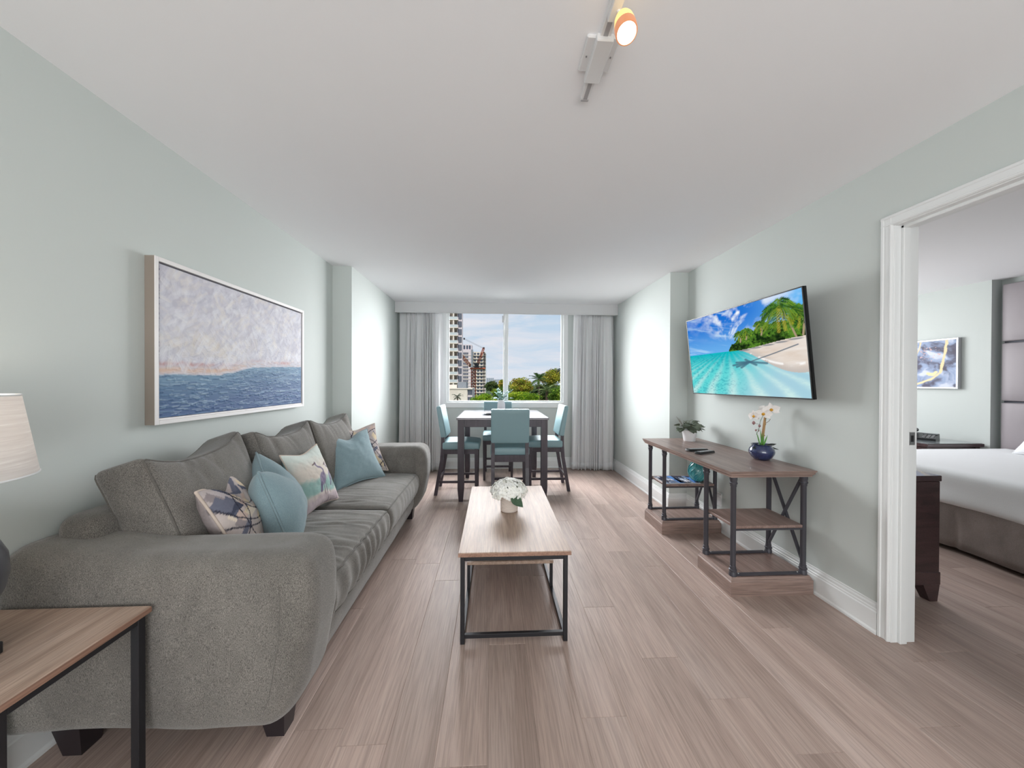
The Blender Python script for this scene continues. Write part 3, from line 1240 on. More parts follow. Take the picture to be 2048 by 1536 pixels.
# ------------------------------------------------------------------ coffee table
ct = thing('coffee_table', 'oak-topped coffee table with black metal frame before the sofa', 'table', (.11, 2.31, 0))
x0, x1, y0, y1 = -.170, .392, 1.752, 2.865
tp = MB().cbox(x0, x1, y0, y1, .4345, .457, .0015).build('table_top', M['oak'], ct)
MB().box(x0 - .0004, x1 + .0004, y0 - .0006, y1 + .0006, .4355, .4525).build('edge_band', M['oak_edge'], tp)
T = .021
lx0, lx1, ly0, ly1 = x0 + .010, x1 - .016, y0 + .004, y1 - .012
for X in (lx0, lx1 - T):
    for Y in (ly0, ly1 - T):
        MB().cbox(X, X + T, Y, Y + T, 0, .4345, .0015).build('leg', M['black_metal'], ct)
for Y in (ly0, ly1 - T):
    MB().cbox(lx0 + T, lx1 - T, Y + .001, Y + T - .001, .4135, .4340, .0015).build('top_rail', M['black_metal'], ct)
    MB().cbox(lx0 + T, lx1 - T, Y + .001, Y + T - .001, .028, .048, .0015).build('foot_rail', M['black_metal'], ct)
for X in (lx0, lx1 - T):
    MB().cbox(X + .001, X + T - .001, ly0 + T, ly1 - T, .4135, .4340, .0015).build('top_rail', M['black_metal'], ct)
    MB().cbox(X + .001, X + T - .001, ly0 + T, ly1 - T, .010, .030, .0015).build('foot_rail', M['black_metal'], ct)
sh = MB().cbox(lx0 + .002, lx1 - .002, 2.17, ly1 - T - .001, .180, .199, .0015).build('shelf', M['oak'], ct)
for X in (lx0 + .003, lx1 - .003 - .018):
    MB().cbox(X, X + .018, 2.185, 2.203, .030, .180, .001).build('shelf_post', M['black_metal'], ct)
for X in (lx0 + .003, lx1 - .021):
    MB().cbox(X, X + .004, 1.9, 1.905, .012, .016, .001).build('screw', M['steel'], ct)

# potted hydrangea on the coffee table
hy = thing('hydrangea_pot', 'white hydrangea in a ribbed cream pot on the coffee table', 'potted flower', (.106, 2.30, .457))
pc = (.106, 2.322, .457)
prof = [(.050, 0), (.0555, .004)]
for i in range(24):
    z = .008 + i * .0045
    prof += [(.0565 + (.0012 if i % 2 else -.0006), z)]
prof += [(.058, .118), (.053, .118), (.052, .06), (.0, .058)]
MB().lathe(prof, pc, 40).build('pot', M['cream_pot'], hy, 40)
rs = random.Random(12)
mb = MB()
cen = MB()
stem = MB()
for k in range(230):
    # points over a dome, denser to the rim
    z_ = rs.uniform(-.35, 1)
    a = rs.uniform(0, 2 * PI)
    rxy = math.sqrt(max(0, 1 - z_ * z_))
    d = Vector((rxy * math.cos(a), rxy * math.sin(a), z_))
    c = Vector(pc) + Vector((0, 0, .130)) + Vector((d.x * .112, d.y * .10, d.z * .076)) * rs.uniform(.86, 1.06)
    nrm = (d + Vector((rs.uniform(-.4, .4), rs.uniform(-.4, .4), rs.uniform(-.2, .5)))).normalized()
    q = nrm.to_track_quat('Z', 'Y')
    rot = rs.uniform(0, 6.28)
    sz = rs.uniform(.016, .023)
    for p in range(4):
        an = rot + p * PI / 2
        e = Vector((math.cos(an), math.sin(an), 0))
        s_ = Vector((-math.sin(an), math.cos(an), 0))
        pts = [Vector((0, 0, 0)), e * sz * .55 - s_ * sz * .50 + Vector((0, 0, sz * .18)), e * sz * 1.15 + Vector((0, 0, sz * .05)) - s_ * sz * .25,
               e * sz * 1.15 + Vector((0, 0, sz * .05)) + s_ * sz * .25, e * sz * .55 + s_ * sz * .50 + Vector((0, 0, sz * .18))]
        mb.add([c + q @ v for v in pts], [(0, 1, 2, 3, 4)])
    cen.lathe([(0, -.0015), (.0018, 0), (0, .002)], tuple(c + nrm * .002), 5)
fl = mb.build('blossoms', M['petal'], hy)
fl['kind'] = 'stuff'
ce = cen.build('flower_hearts', M['twig'], hy)
ce['kind'] = 'stuff'
MB().lathe([(0, -.040), (.058, -.024), (.072, 0), (.050, .032), (0, .046)], (pc[0], pc[1], pc[2] + .130), 20).build('blossom_core', M['leaf_dusty'], hy, 180)


def leaf_mesh(mb, base, tip, width, up=(0, 0, 1), bend=.1, nseg=6, notch=0):
    base, tip, up = Vector(base), Vector(tip), Vector(up)
    d = tip - base
    L = d.length
    s = d.cross(up).normalized()
    u = s.cross(d).normalized()
    vs, fs = [], []
    for i in range(nseg + 1):
        t = i / nseg
        w_ = width * (math.sin(PI * (t ** .8)) * .5 + (.02 if notch else 0))
        c = base + d * t - u * bend * L * (t * t) + u * 0
        vs += [c - s * w_ + u * w_ * .25, c, c + s * w_ + u * w_ * .25]
    for i in range(nseg):
        a = i * 3
        fs += [(a, a + 1, a + 4, a + 3), (a + 1, a + 2, a + 5, a + 4)]
    o = len(vs)
    # underside, so that the blade has a body
    vs += [v - u * .0008 for v in vs]
    fs += [tuple(i + o for i in f[::-1]) for f in fs]
    return mb.add(vs, fs)


lf = MB()
leaf_mesh(lf, (pc[0] + .008, pc[1] - .088, pc[2] + .118), (pc[0] + .082, pc[1] - .128, pc[2] + .066), .068, (0, -.6, .8), .05, 8)
lf.build('leaf', M['leaf_green'], hy, 60)
lf = MB()
leaf_mesh(lf, (pc[0] - .02, pc[1] + .05, pc[2] + .118), (pc[0] - .07, pc[1] + .10, pc[2] + .085), .05, (0, .6, .8), .05, 8)
lf.build('leaf', M['leaf_green'], hy, 60)
MB().tube([(pc[0] - .06, pc[1] - .02, pc[2] + .12), (pc[0] - .10, pc[1] - .03, pc[2] + .155), (pc[0] - .125, pc[1] - .03, pc[2] + .162)], .0015, 5).build('twig', M['twig'], hy)

# ------------------------------------------------------------------ end table and lamp
et = thing('end_table', 'small oak-topped black metal end table before the near sofa arm', 'table', (-1.32, 1.02, 0))
x0, x1, y0, y1 = -1.548, -1.090, .825, 1.190
tp = MB().cbox(x0, x1, y0, y1, .560, .580, .0015).build('table_top', M['oak'], et)
MB().box(x0 - .0005, x1 + .0005, y0 - .0005, y1 + .0005, .561, .577).build('edge_band', M['oak_edge'], tp)
T = .024
lx0, lx1, ly0, ly1 = x0 + .006, x1 - .010, y0 + .012, y1 - .008
for X in (lx0, lx1 - T):
    for Y in (ly0, ly1 - T):
        MB().cbox(X, X + T, Y, Y + T, 0, .560, .0015).build('leg', M['black_metal'], et)
for Y in (ly0, ly1 - T):
    MB().cbox(lx0 + T, lx1 - T, Y + .001, Y + T - .001, .537, .5595, .0015).build('top_rail', M['black_metal'], et)
for X in (lx0, lx1 - T):
    MB().cbox(X + .001, X + T - .001, ly0 + T, ly1 - T, .537, .5595, .0015).build('top_rail', M['black_metal'], et)

LX, LY = -1.375, .917
la = thing('table_lamp', 'charcoal glazed table lamp with a lit linen shade on the end table', 'lamp', (LX, LY, .58))
MB().cbox(LX - .086, LX + .086, LY - .086, LY + .086, .580, .612, .003).build('lamp_base', M['phone_black'], la)
MB().lathe([(.04, .612), (.045, .618), (.050, .632), (.072, .66), (.102, .70), (.124, .75), (.132, .795), (.129, .84), (.112, .885), (.082, .918), (.048, .938), (.030, .950), (.024, .962), (.022, .985)], (LX, LY, 0), 44).build('lamp_body', M['lamp_glaze'], la, 60)
MB().lathe([(.009, .985), (.009, 1.09), (.016, 1.09), (.016, 1.13), (.010, 1.14)], (LX, LY, 0), 16).build('lamp_neck', M['steel'], la, 40)
MB().lathe([(0, 1.135), (.018, 1.138), (.030, 1.165), (.026, 1.19), (0, 1.205)], (LX, LY, 0), 16).build('bulb', M['bulb'], la, 60)
s_ = MB().lathe([(.180, 1.048), (.150, 1.262), (.148, 1.262), (.178, 1.048)], (LX, LY, 0), 64, False).build('lamp_shade', M['shade'], la, 60)
for r_, z in ((.1795, 1.050), (.1495, 1.260)):
    MB().tube([(LX + r_ * math.cos(a * PI / 24), LY + r_ * math.sin(a * PI / 24), z) for a in range(48)], .0025, 6, True).build('shade_rim', M['trim'], s_, 60)
sp = MB()
for a in range(3):
    sp.tube([(LX, LY, 1.235), (LX + .149 * math.cos(a * 2.094), LY + .149 * math.sin(a * 2.094), 1.258)], .0015, 5)
sp.build('shade_spider', M['steel'], s_)
pl = bpy.data.lights.new('table_lamp_light', 'POINT')
pl.energy = 1.6
pl.color = (1.0, .86, .72)
pl.shadow_soft_size = .03
po = bpy.data.objects.new('table_lamp_light', pl)
COL.objects.link(po)
po.location = (LX, LY, 1.222)

# ------------------------------------------------------------------ console table
co = thing('console_table', 'walnut console table with dark iron posts under the television', 'console table', (1.70, 2.69, 0))
x0, x1, y0, y1 = 1.424, 1.972, 2.058, 3.322
tt = MB()
prf = [(0, .765), (0, .760), (.006, .750), (.006, .744), (.016, .732), (.016, .725)]
pts_rings = []
for o_, z in prf:
    pts_rings.append([(x0 + o_, y0 + o_, z), (x1 - o_, y0 + o_, z), (x1 - o_, y1 - o_, z), (x0 + o_, y1 - o_, z)])
vs = [p for r_ in pts_rings for p in r_]
fs = [(0, 1, 2, 3)]
for i in range(len(prf) - 1):
    for k in range(4):
        fs.append((i * 4 + k, (i + 1) * 4 + k, (i + 1) * 4 + (k + 1) % 4, i * 4 + (k + 1) % 4))
b_ = (len(prf) - 1) * 4
fs.append((b_ + 3, b_ + 2, b_ + 1, b_))
tt.add(vs, fs[1:]).build('edge_moulding', M['console_end'], co)
MB().box(x0 + .0005, x1 - .0005, y0 + .0005, y1 - .0005, .7608, .7652).build('console_top', M['console_wood'], co)


def post(x, y):
    pr_ = [(.0, .112), (.0215, .112), (.0215, .130), (.0195, .134), (.0195, .142), (.0225, .146), (.0225, .152), (.018, .156), (.018, .170), (.0155, .172),
           (.0155, .660), (.018, .664), (.018, .676), (.0225, .680), (.0225, .686), (.0195, .690), (.0195, .700), (.0215, .704), (.0215, .7255), (0, .7255)]
    MB().lathe(pr_, (x, y, 0), 18).build('post', M['post_metal'], co, 35)


for ya, yb in ((2.072, 2.422), (2.955, 3.300)):
    ba = MB()
    bx0, bx1 = 1.442, 1.966
    rings = []
    for o_, z in [(0, 0), (0, .086), (.006, .094), (.006, .098), (.012, .108), (.014, .112)]:
        rings.append([(bx0 + o_, ya + o_, z), (bx1 - o_, ya + o_, z), (bx1 - o_, yb - o_, z), (bx0 + o_, yb - o_, z)])
    vs = [p for r_ in rings for p in r_]
    fs = [(3, 2, 1, 0)]
    for i in range(len(rings) - 1):
        for k in range(4):
            fs.append((i * 4 + k, i * 4 + (k + 1) % 4, (i + 1) * 4 + (k + 1) % 4, (i + 1) * 4 + k))
    b_ = (len(rings) - 1) * 4
    fs.append((b_, b_ + 1, b_ + 2, b_ + 3))
    ba.add(vs, fs).build('plinth', M['console_end'], co)
    MB().box(bx0 + .0145, bx1 - .0145, ya + .0145, yb - .0145, .108, .1123).build('plinth_top', M['console_wood'], co)
    px0, px1, py0, py1 = 1.478, 1.930, ya + .036, yb - .036
    for X in (px0, px1):
        for Y in (py0, py1):
            post(X, Y)
    MB().cbox(px0 + .008, px1 - .008, py0 - .008, py1 + .008, .402, .420, .0015).build('shelf', M['console_wood'], co)
    for Y in (py0, py1):
        MB().cbox(px0 + .012, px1 - .012, Y - .011, Y + .009, .391, .4015, .001).build('shelf_rail', M['post_metal'], co)
        rl = MB().cbox(px0 + .018, px1 - .018, Y - .011, Y + .011, .1125, .124, .001).build('foot_rail', M['post_metal'], co)
        for X in (px0 + .035, px1 - .035):
            MB().lathe([(0, .124), (.005, .124), (.004, .1265), (0, .127)], (X, Y, 0), 10).build('bolt', M['steel'], rl)
    MB().bar((px1 + .006, py0 + .012, .19), (px1 + .006, py1 - .012, .70), .010, .018, (1, 0, 0)).build('cross_brace', M['post_metal'], co)
    MB().bar((px1 - .006, py0 + .012, .70), (px1 - .006, py1 - .012, .19), .010, .018, (1, 0, 0)).build('cross_brace', M['post_metal'], co)

# things on the console -------------------------------------------------
ZT = .765
pp = thing('potted_plant', 'leafy green plant in a white pot at the far end of the console', 'potted plant', (1.80, 3.17, ZT))
pc = (1.800, 3.170, ZT)
MB().lathe([(.049, 0), (.050, .002), (.062, .090), (.064, .100), (.059, .100), (.057, .085), (0, .083)], pc, 36).build('pot', M['white_ceramic'], pp, 40)
MB().lathe([(0, .082), (.057, .084), (0, .092)], pc, 16).build('soil', M['pebbles'], pp)
rs = random.Random(5)
lmesh = []
for v in range(3):
    m_ = MB()
    leaf_mesh(m_, (0, 0, 0), (.058, 0, 0), .056 + .006 * v, (0, 0, 1), .10 + .1 * v, 8)
    me_o = m_.build('leaf', M['leaf_dusty'], None, 60)
    lmesh.append(me_o.data)
    bpy.data.objects.remove(me_o)
stems = MB()
for k in range(40):
    a = rs.uniform(0, 2 * PI)
    el = rs.uniform(-.35, 1.1)
    rad = rs.uniform(.02, .095)
    tip = Vector(pc) + Vector((math.cos(a) * rad * 1.2, math.sin(a) * rad, .112 + .065 * max(0, math.sin(el)) * rs.uniform(.6, 1.3) - .05 * max(0, rad - .075) * 10 * rs.random()))
    stems.tube([Vector(pc) + Vector((0, 0, .085)), Vector(pc) + Vector((math.cos(a) * rad * .5, math.sin(a) * rad * .5, .13)), tip], .0016, 4)
    o = bpy.data.objects.new('leaf', rs.choice(lmesh))
    COL.objects.link(o)
    put(o, pp)
    o.location = tip
    o.rotation_euler = (rs.uniform(-.5, .5), rs.uniform(-.2, .7) - .3, a + rs.uniform(-.7, .7))
    s = rs.uniform(.8, 1.2)
    o.scale = (s, s, s)
stems.build('stems', M['leaf_dusty'], pp)
tw = MB()
for k in range(4):
    tw.tube([(pc[0] - .05, pc[1] + .01 * k, pc[2] + .13), (pc[0] - .085 - .01 * k, pc[1] + .01, pc[2] + .19 + .008 * k), (pc[0] - .09 - .012 * k, pc[1], pc[2] + .205 + .006 * k)], .001, 4)
tw.build('twig', M['twig'], pp)


def remote(label, c, ang, L=.19):
    r_ = thing('remote_control', label, 'remote', (c[0], c[1], ZT), 'remotes on the console')
    Mx = Matrix.Translation((c[0], c[1], ZT)) @ Matrix.Rotation(ang, 4, 'Z')
    h, w_ = L / 2, .023
    m_ = MB().hull([(-h + .012, -w_, 0), (h - .012, -w_ * .9, 0), (h, -w_ * .6, .004), (h, w_ * .6, .004), (h - .012, w_ * .9, 0), (-h + .012, w_, 0), (-h, w_ * .7, .005), (-h, -w_ * .7, .005),
                     (-h + .008, -w_ * .9, .018), (h - .02, -w_ * .85, .015), (h - .006, 0, .013), (h - .02, w_ * .85, .015), (-h + .008, w_ * .9, .018), (-h + .001, 0, .015)])
    m_.move(Mx).build('remote_body', M['remote'], r_, 30)
    for i in range(9):
        for j in range(3):
            x = -h + .03 + i * (L - .06) / 8
            y = (j - 1) * .012
            z = .018 - .003 * (i / 8)
            MB().cbox(x - .0045, x + .0045, y - .0038, y + .0038, z - .003, z + .0018, .001).move(Mx).build('key', M['remote_key'], r_)


remote('black remote control nearest the room edge of the console', (1.605, 2.610), math.radians(25), .20)
remote('black remote control lying behind another on the console', (1.600, 2.705), math.radians(8), .19)

# orchid
orc = thing('orchid', 'white orchid with bamboo stake in a cobalt blue pot on the console', 'potted flower', (1.878, 2.385, ZT))
pc = (1.874, 2.385, ZT)
MB().lathe([(.040, 0), (.044, .002), (.062, .018), (.076, .042), (.079, .058), (.074, .076), (.062, .092), (.058, .098), (.062, .104), (.066, .106), (.062, .108), (.054, .104), (.052, .092), (0, .090)], pc, 44).build('pot', M['blue_glaze'], orc, 50)
pb = MB()
rs = random.Random(9)
for k in range(60):
    a, r_ = rs.uniform(0, 6.28), .048 * math.sqrt(rs.random())
    pb.lathe([(0, -.004), (.005, 0), (0, .0045)], (pc[0] + r_ * math.cos(a), pc[1] + r_ * math.sin(a), pc[2] + .093 + rs.uniform(0, .004)), 6)
pbo = pb.build('pebbles', M['pebbles'], orc, 60)
pbo['kind'] = 'stuff'
st = MB()
path = [(pc[0] + .004, pc[1], ZT + .09), (pc[0] + .008, pc[1], ZT + .17), (pc[0] + .018, pc[1], ZT + .25), (pc[0] + .026, pc[1], ZT + .312)]
st.tube(path, [.008, .0085, .0085, .0075], 10)
for t in (.35, .7):
    p = Vector(path[0]).lerp(Vector(path[-1]), t)
    st.tube([p - Vector((0, 0, .003)), p + Vector((0, 0, .003))], .0097, 10)
st.build('bamboo_stake', M['bamboo'], orc, 50)
MB().tube([(path[3][0], path[3][1], path[3][2] - .06), (path[3][0] + .025, path[3][1] + .0, path[3][2] - .045), (path[3][0] + .036, path[3][1], path[3][2] - .030)], .0016, 5).build('twig', M['twig'], orc)
stem_p = [(pc[0] + .02, pc[1] - .01, ZT + .27), (pc[0] + .024, pc[1] - .02, ZT + .335), (pc[0] - .005, pc[1] - .03, ZT + .33), (pc[0] - .035, pc[1] - .03, ZT + .27), (pc[0] - .045, pc[1] - .03, ZT + .215), (pc[0] - .062, pc[1] - .03, ZT + .178)]
MB().tube(stem_p, .0016, 5).build('flower_stem', M['leaf_dusty'], orc, 60)


def orchid_flower(c, facing, size, roll_):
    q = Vector(facing).normalized().to_track_quat('Z', 'Y')
    m_ = MB()
    for k, (an, w_, l) in enumerate(((90, .62, 1.0), (210, .55, 1.0), (330, .55, 1.0), (10, 1.05, 1.05), (170, 1.05, 1.05))):
        a = math.radians(an) + roll_
        tip = Vector((math.cos(a), math.sin(a), .12)) * size * l
        pm = MB()
        leaf_mesh(pm, (0, 0, .002 * (k > 2)), tip, size * w_, (0, 0, 1), .10, 6)
        m_.add([Vector(c) + q @ Vector(v) for v in pm.v], pm.f)
    f_ = m_.build('flower', M['orchid'], orc, 60)
    h_ = MB().lathe([(0, 0), (size * .20, size * .12), (size * .12, size * .32), (0, size * .38)], (0, 0, 0), 10)
    h_.v = [tuple(Vector(c) + q @ Vector(v)) for v in h_.v]
    h_.build('flower_heart', M['orchid_heart'], f_, 60)


orchid_flower((pc[0] + .040, pc[1] - .035, ZT + .350), (-.55, -.75, -.15), .052, .2)
orchid_flower((pc[0] - .022, pc[1] - .040, ZT + .322), (-.5, -.8, -.25), .052, -.1)
orchid_flower((pc[0] - .078, pc[1] - .030, ZT + .305), (-.95, -.2, -.1), .044, .1)
orchid_flower((pc[0] + .012, pc[1] - .010, ZT + .345), (.2, .6, .3), .045, .5)
for dx, dz, r_ in ((-.082, .258, .0105), (-.040, .237, .0085), (-.066, .208, .0065), (-.046, .204, .0045)):
    MB().lathe([(0, -r_ * 1.3), (r_ * .8, -r_ * .5), (r_, .1 * r_), (r_ * .6, r_), (0, r_ * 1.4)], (pc[0] + dx, pc[1] - .03, ZT + dz), 12).build('bud', M['bud'], orc, 60)
    MB().tube([(pc[0] + dx, pc[1] - .03, ZT + dz), (pc[0] - .042, pc[1] - .03, ZT + min(.25, dz + .012))], .001, 4).build('bud_stalk', M['leaf_dusty'], orc)
for dx, tx, tz, w_, mt in ((-.02, -.060, .200, .013, 'grass_blade'), (-.01, -.030, .215, .011, 'grass_blade'), (0, -.012, .195, .012, 'grass_blade'), (-.015, -.022, .170, .014, 'grass_blade'),
                           (.015, .085, .118, .022, 'dark_blade'), (.02, .108, .078, .016, 'dark_blade'), (-.02, -.085, .088, .024, 'dark_blade'), (.0, .02, .175, .010, 'grass_blade')):
    m_ = MB()
    leaf_mesh(m_, (pc[0] + dx, pc[1] - .012, ZT + .092), (pc[0] + tx, pc[1] - .03, ZT + tz), w_, (0, -.7, .7), .12 if mt == 'dark_blade' else .03, 7)
    m_.build('leaf', M[mt], orc, 60)

# brochures on the console's far shelf, vase beside them
ZS = .420


def brochure(label, c, ang, w_, h, z, seed):
    n_ = 26
    vs, cs = [], []
    X, Y = np.meshgrid(np.linspace(0, 1, n_ + 1), np.linspace(0, 1, n_ + 1), indexing='ij')
    s, t = X.ravel(), Y.ravel()
    base = lerp(np.tile(L3((86, 92, 112)), (len(s), 1)), L3((148, 170, 200)), fbm(s * 3, t * 5, seed))
    base = lerp(base, L3((226, 226, 232)), ((fbm(s * 4 + 3, t * 4, seed + 2) > .60)).astype(float))
    base = lerp(base, L3((90, 140, 206)), ((s > .72)).astype(float))
    base = lerp(base, L3((58, 58, 74)), ((fbm(s * 6, t * 2.2, seed + 4) > .62)).astype(float))
    Mx = Matrix.Translation((c[0], c[1], z)) @ Matrix.Rotation(ang, 4, 'Z')
    top = [tuple(Mx @ Vector(((a - .5) * w_, (b - .5) * h, .004))) for a, b in zip(s, t)]
    fs = [(i * (n_ + 1) + j, (i + 1) * (n_ + 1) + j, (i + 1) * (n_ + 1) + j + 1, i * (n_ + 1) + j + 1) for i in range(n_) for j in range(n_)]
    b_ = thing('brochure', label, 'brochure', (c[0], c[1], z), 'brochures on the console shelf')
    m_ = MB().add(top, fs)
    m_.c = base
    m_.build('cover', M['print_cloth'], b_)
    MB().box(-w_ / 2, w_ / 2, -h / 2, h / 2, 0, .0036).move(Mx).build('pages', M['trim'], b_)


brochure('photo brochure with white panels on the console far shelf, nearest the room', (1.585, 3.120), math.radians(4), .17, .23, ZS, 3)
brochure('blue-edged photo brochure beside the turquoise vase on the console shelf', (1.735, 3.128), math.radians(-6), .17, .23, ZS, 14)

tv_ = thing('ceramic_vase', 'turquoise ceramic vase with coral-like relief on the console far shelf', 'vase', (1.845, 3.10, ZS))
vc = (1.838, 3.095, ZS)
vp = [(.038, 0), (.044, .004), (.062, .030), (.074, .065), (.076, .095), (.066, .130), (.050, .158), (.040, .178), (.038, .195), (.044, .208), (.040, .210), (.033, .195), (.030, .1)]
MB().lathe(vp, vc, 40).build('vase_body', M['teal_glaze'], tv_, 50)


def vr(z):
    return float(np.interp(z, [p[1] for p in vp[:10]], [p[0] for p in vp[:10]]))


rs = random.Random(2)
for k in range(16):
    a0 = k / 16 * 2 * PI + rs.uniform(-.1, .1)
    pts, rad = [], []
    for i in range(12):
        t = i / 11
        z = .012 + t * rs.uniform(.17, .18)
        a = a0 + .30 * math.sin(t * 7 + k) + .2 * t
        r_ = vr(z) + .003
        if k % 4 == 1 and t > .82:
            r_ += .045 * (t - .82) / .18
        pts.append((vc[0] + r_ * math.cos(a), vc[1] + r_ * math.sin(a), vc[2] + z))
        rad.append(.0065 * (1 - .45 * t))
    MB().tube(pts, rad, 6).build('relief_ridge', M['teal_glaze'], tv_, 60)
# ------------------------------------------------------------------ dining table and chairs
dt = thing('dining_table', 'tall dark dining table with square legs before the window', 'table', (.105, 4.36, 0))
x0, x1, y0, y1 = -.397, .606, 3.832, 4.885
MB().cbox(x0, x1, y0, y1, .888, .910, .003).build('table_top', M['espresso_top'], dt)
W = .068
ix0, ix1, iy0, iy1 = x0 + .014, x1 - .014, y0 + .012, y1 - .012
for X in (ix0, ix1 - W):
    for Y in (iy0, iy1 - W):
        t = .012
        MB().hull([(X, Y, .888), (X + W, Y, .888), (X + W, Y + W, .888), (X, Y + W, .888),
                   (X, Y, .14), (X + W, Y, .14), (X + W, Y + W, .14), (X, Y + W, .14),
                   (X + t, Y + t, 0), (X + W - t, Y + t, 0), (X + W - t, Y + W - t, 0), (X + t, Y + W - t, 0)]).build('leg', M['espresso'], dt)
for Y in (iy0 + .004, iy1 - .028):
    MB().cbox(ix0 + W, ix1 - W, Y, Y + .024, .810, .888, .002).build('apron', M['espresso'], dt)
for X in (ix0 + .004, ix1 - .028):
    MB().cbox(X, X + .024, iy0 + W, iy1 - W, .810, .888, .002).build('apron', M['espresso'], dt)


def make_chair():
    """faces +Y, origin on the floor under the seat centre"""
    t = thing('dining_chair', 'x', 'chair', (0, 0, 0), 'aqua counter chairs at the dining table', True)

    def ds(q, n, p):
        x, y, z = q
        u, v = x / .205, y / .215
        z += .020 * (1 - u * u) * (1 - v * v) * (1 if z > 0 else 0)
        if v > .2 and z > 0:
            z -= .012 * ((v - .2) / .8) ** 2
        return np.array([x, y, z])
    RBox((.205, .215, .044), .022, (10, 10, 3), ds, rot_frame((0, .005, .566))).mesh().build('seat', M['teal_leather'], t, 180)

    def db(q, n, p):
        x, y, z = q
        v = (z + .18) / .36
        taper = .75 + .5 * (1 - v)
        y = y * (taper if y > 0 else 1.0)
        if y > 0:
            y += .010 * (1 - (x / .2) ** 2) * math.sin(PI * min(1, max(0, v)))
        return np.array([x, y, z])
    RBox((.200, .030, .182), .016, (12, 4, 12), db, rot_frame((0, -.222, .838), math.radians(9))).mesh().build('backrest', M['teal_leather'], t, 180)
    for s in (-1, 1):
        # rear leg: splayed foot, upright behind the seat, leaning into the back
        pts = [(.178 * s, -.285, 0), (.178 * s, -.215, .40), (.178 * s, -.203, .56), (.178 * s, -.203, .672)]
        m_ = MB()
        for a, b in zip(pts[:-1], pts[1:]):
            m_.hull([(p[0] + dx, p[1] + dy, p[2]) for p in (a, b) for dx in (-.018, .018) for dy in (-.019, .019)])
        m_.build('leg', M['espresso'], t)
        MB().hull([(.182 * s + dx, .178 + dy, z) for z, k in ((0, .014), (.53, .020)) for dx in (-k, k) for dy in (-k, k)]).build('leg', M['espresso'], t)
        MB().bar((.180 * s, -.246, .150), (.182 * s, .178, .150), .016, .026).build('stretcher', M['espresso'], t)
        MB().cbox(.176 * s - .010, .176 * s + .010, -.20, .175, .470, .525, .002).build('seat_rail', M['espresso'], t)
    MB().cbox(-.165, .165, .168, .190, .470, .525, .002).build('seat_rail', M['espresso'], t)
    MB().cbox(-.165, .165, -.222, -.200, .462, .535, .002).build('seat_rail', M['espresso'], t)
    MB().bar((-.165, -.236, .195), (.165, -.236, .195), .016, .026).build('stretcher', M['espresso'], t)
    MB().bar((-.170, .178, .180), (.170, .178, .180), .018, .026).build('stretcher', M['espresso'], t)
    return t


chair = make_chair()
spots = [((.176, 3.922, 0), 0, 'aqua leather counter chair turned back-on to the room, before the dining table'),
         ((-.372, 4.275, 0), -PI / 2, 'aqua leather counter chair at the left side of the dining table, by the curtain'),
         ((.615, 4.365, 0), PI / 2, 'aqua leather counter chair at the right side of the dining table'),
         ((.065, 4.875, 0), PI, 'aqua leather counter chair under the window, behind the dining table')]
for i, (loc, rz, lb) in enumerate(spots):
    o = chair if i == 0 else copy_tree(chair)
    o.location = loc
    o.rotation_euler = (0, 0, rz)
    o['label'] = lb

# vase of eucalyptus and plates on the dining table
ev = thing('eucalyptus_vase', 'white ribbed vase of eucalyptus on the dining table', 'vase', (.100, 4.52, .91))
vc = (.100, 4.520, .910)
m_ = MB()
nseg = 48
pr_ = [(.040, 0), (.044, .004), (.048, .06), (.046, .11), (.038, .145), (.030, .160), (.027, .160), (.028, .12)]
vs, fs = [], []
for r_, z in pr_:
    for k in range(nseg):
        a = 2 * PI * k / nseg
        q = r_ + (.0016 * math.cos(k * PI) if .01 < z < .15 else 0)
        vs.append((vc[0] + q * math.cos(a), vc[1] + q * math.sin(a), vc[2] + z))
for i in range(len(pr_) - 1):
    for k in range(nseg):
        fs.append((i * nseg + k, i * nseg + (k + 1) % nseg, (i + 1) * nseg + (k + 1) % nseg, (i + 1) * nseg + k))
fs.append(tuple(range(nseg))[::-1])
m_.add(vs, fs).build('vase_body', M['white_ceramic'], ev, 30)
rs = random.Random(21)
ste, lv = MB(), MB()
for k in range(15):
    a = rs.uniform(0, 6.28)
    spread_ = rs.uniform(.05, .175)
    top = Vector((vc[0] + spread_ * math.cos(a), vc[1] + spread_ * math.sin(a) * .7, vc[2] + .160 + rs.uniform(.06, .19) - spread_ * .35))
    b0 = Vector((vc[0], vc[1], vc[2] + .12))
    mid = b0.lerp(top, .5) + Vector((0, 0, .035))
    ste.tube([b0, mid, top], .0016, 4)
    for i in range(11):
        t = .30 + .7 * i / 10
        p = b0.lerp(mid, t * 2) if t < .5 else mid.lerp(top, t * 2 - 1)
        an = rs.uniform(0, 6.28)
        d = Vector((math.cos(an), math.sin(an), rs.uniform(-.2, .5))).normalized()
        leaf_mesh(lv, p, p + d * rs.uniform(.022, .036), rs.uniform(.018, .026), (0, 0, 1), .05, 3)
ste.build('stems', M['eucalyptus'], ev)
lo = lv.build('leaves', M['eucalyptus'], ev)
lo['kind'] = 'stuff'


def plate(label, c, z, r_):
    p_ = MB().lathe([(0, .003), (r_ * .55, .003), (r_ * .62, .005), (r_, .014), (r_, .016), (r_ * .62, .008), (0, .006)], (c[0], c[1], z), 36).build('plate', M['white_ceramic'], None, 40)
    tag(p_, label, 'plate', 'plates on the dining table')


plate('lower white plate of the pair on the dining table', (-.045, 4.27, 0), .910, .095)
plate('upper white plate of the pair on the dining table', (-.042, 4.272, 0), .9195, .080)

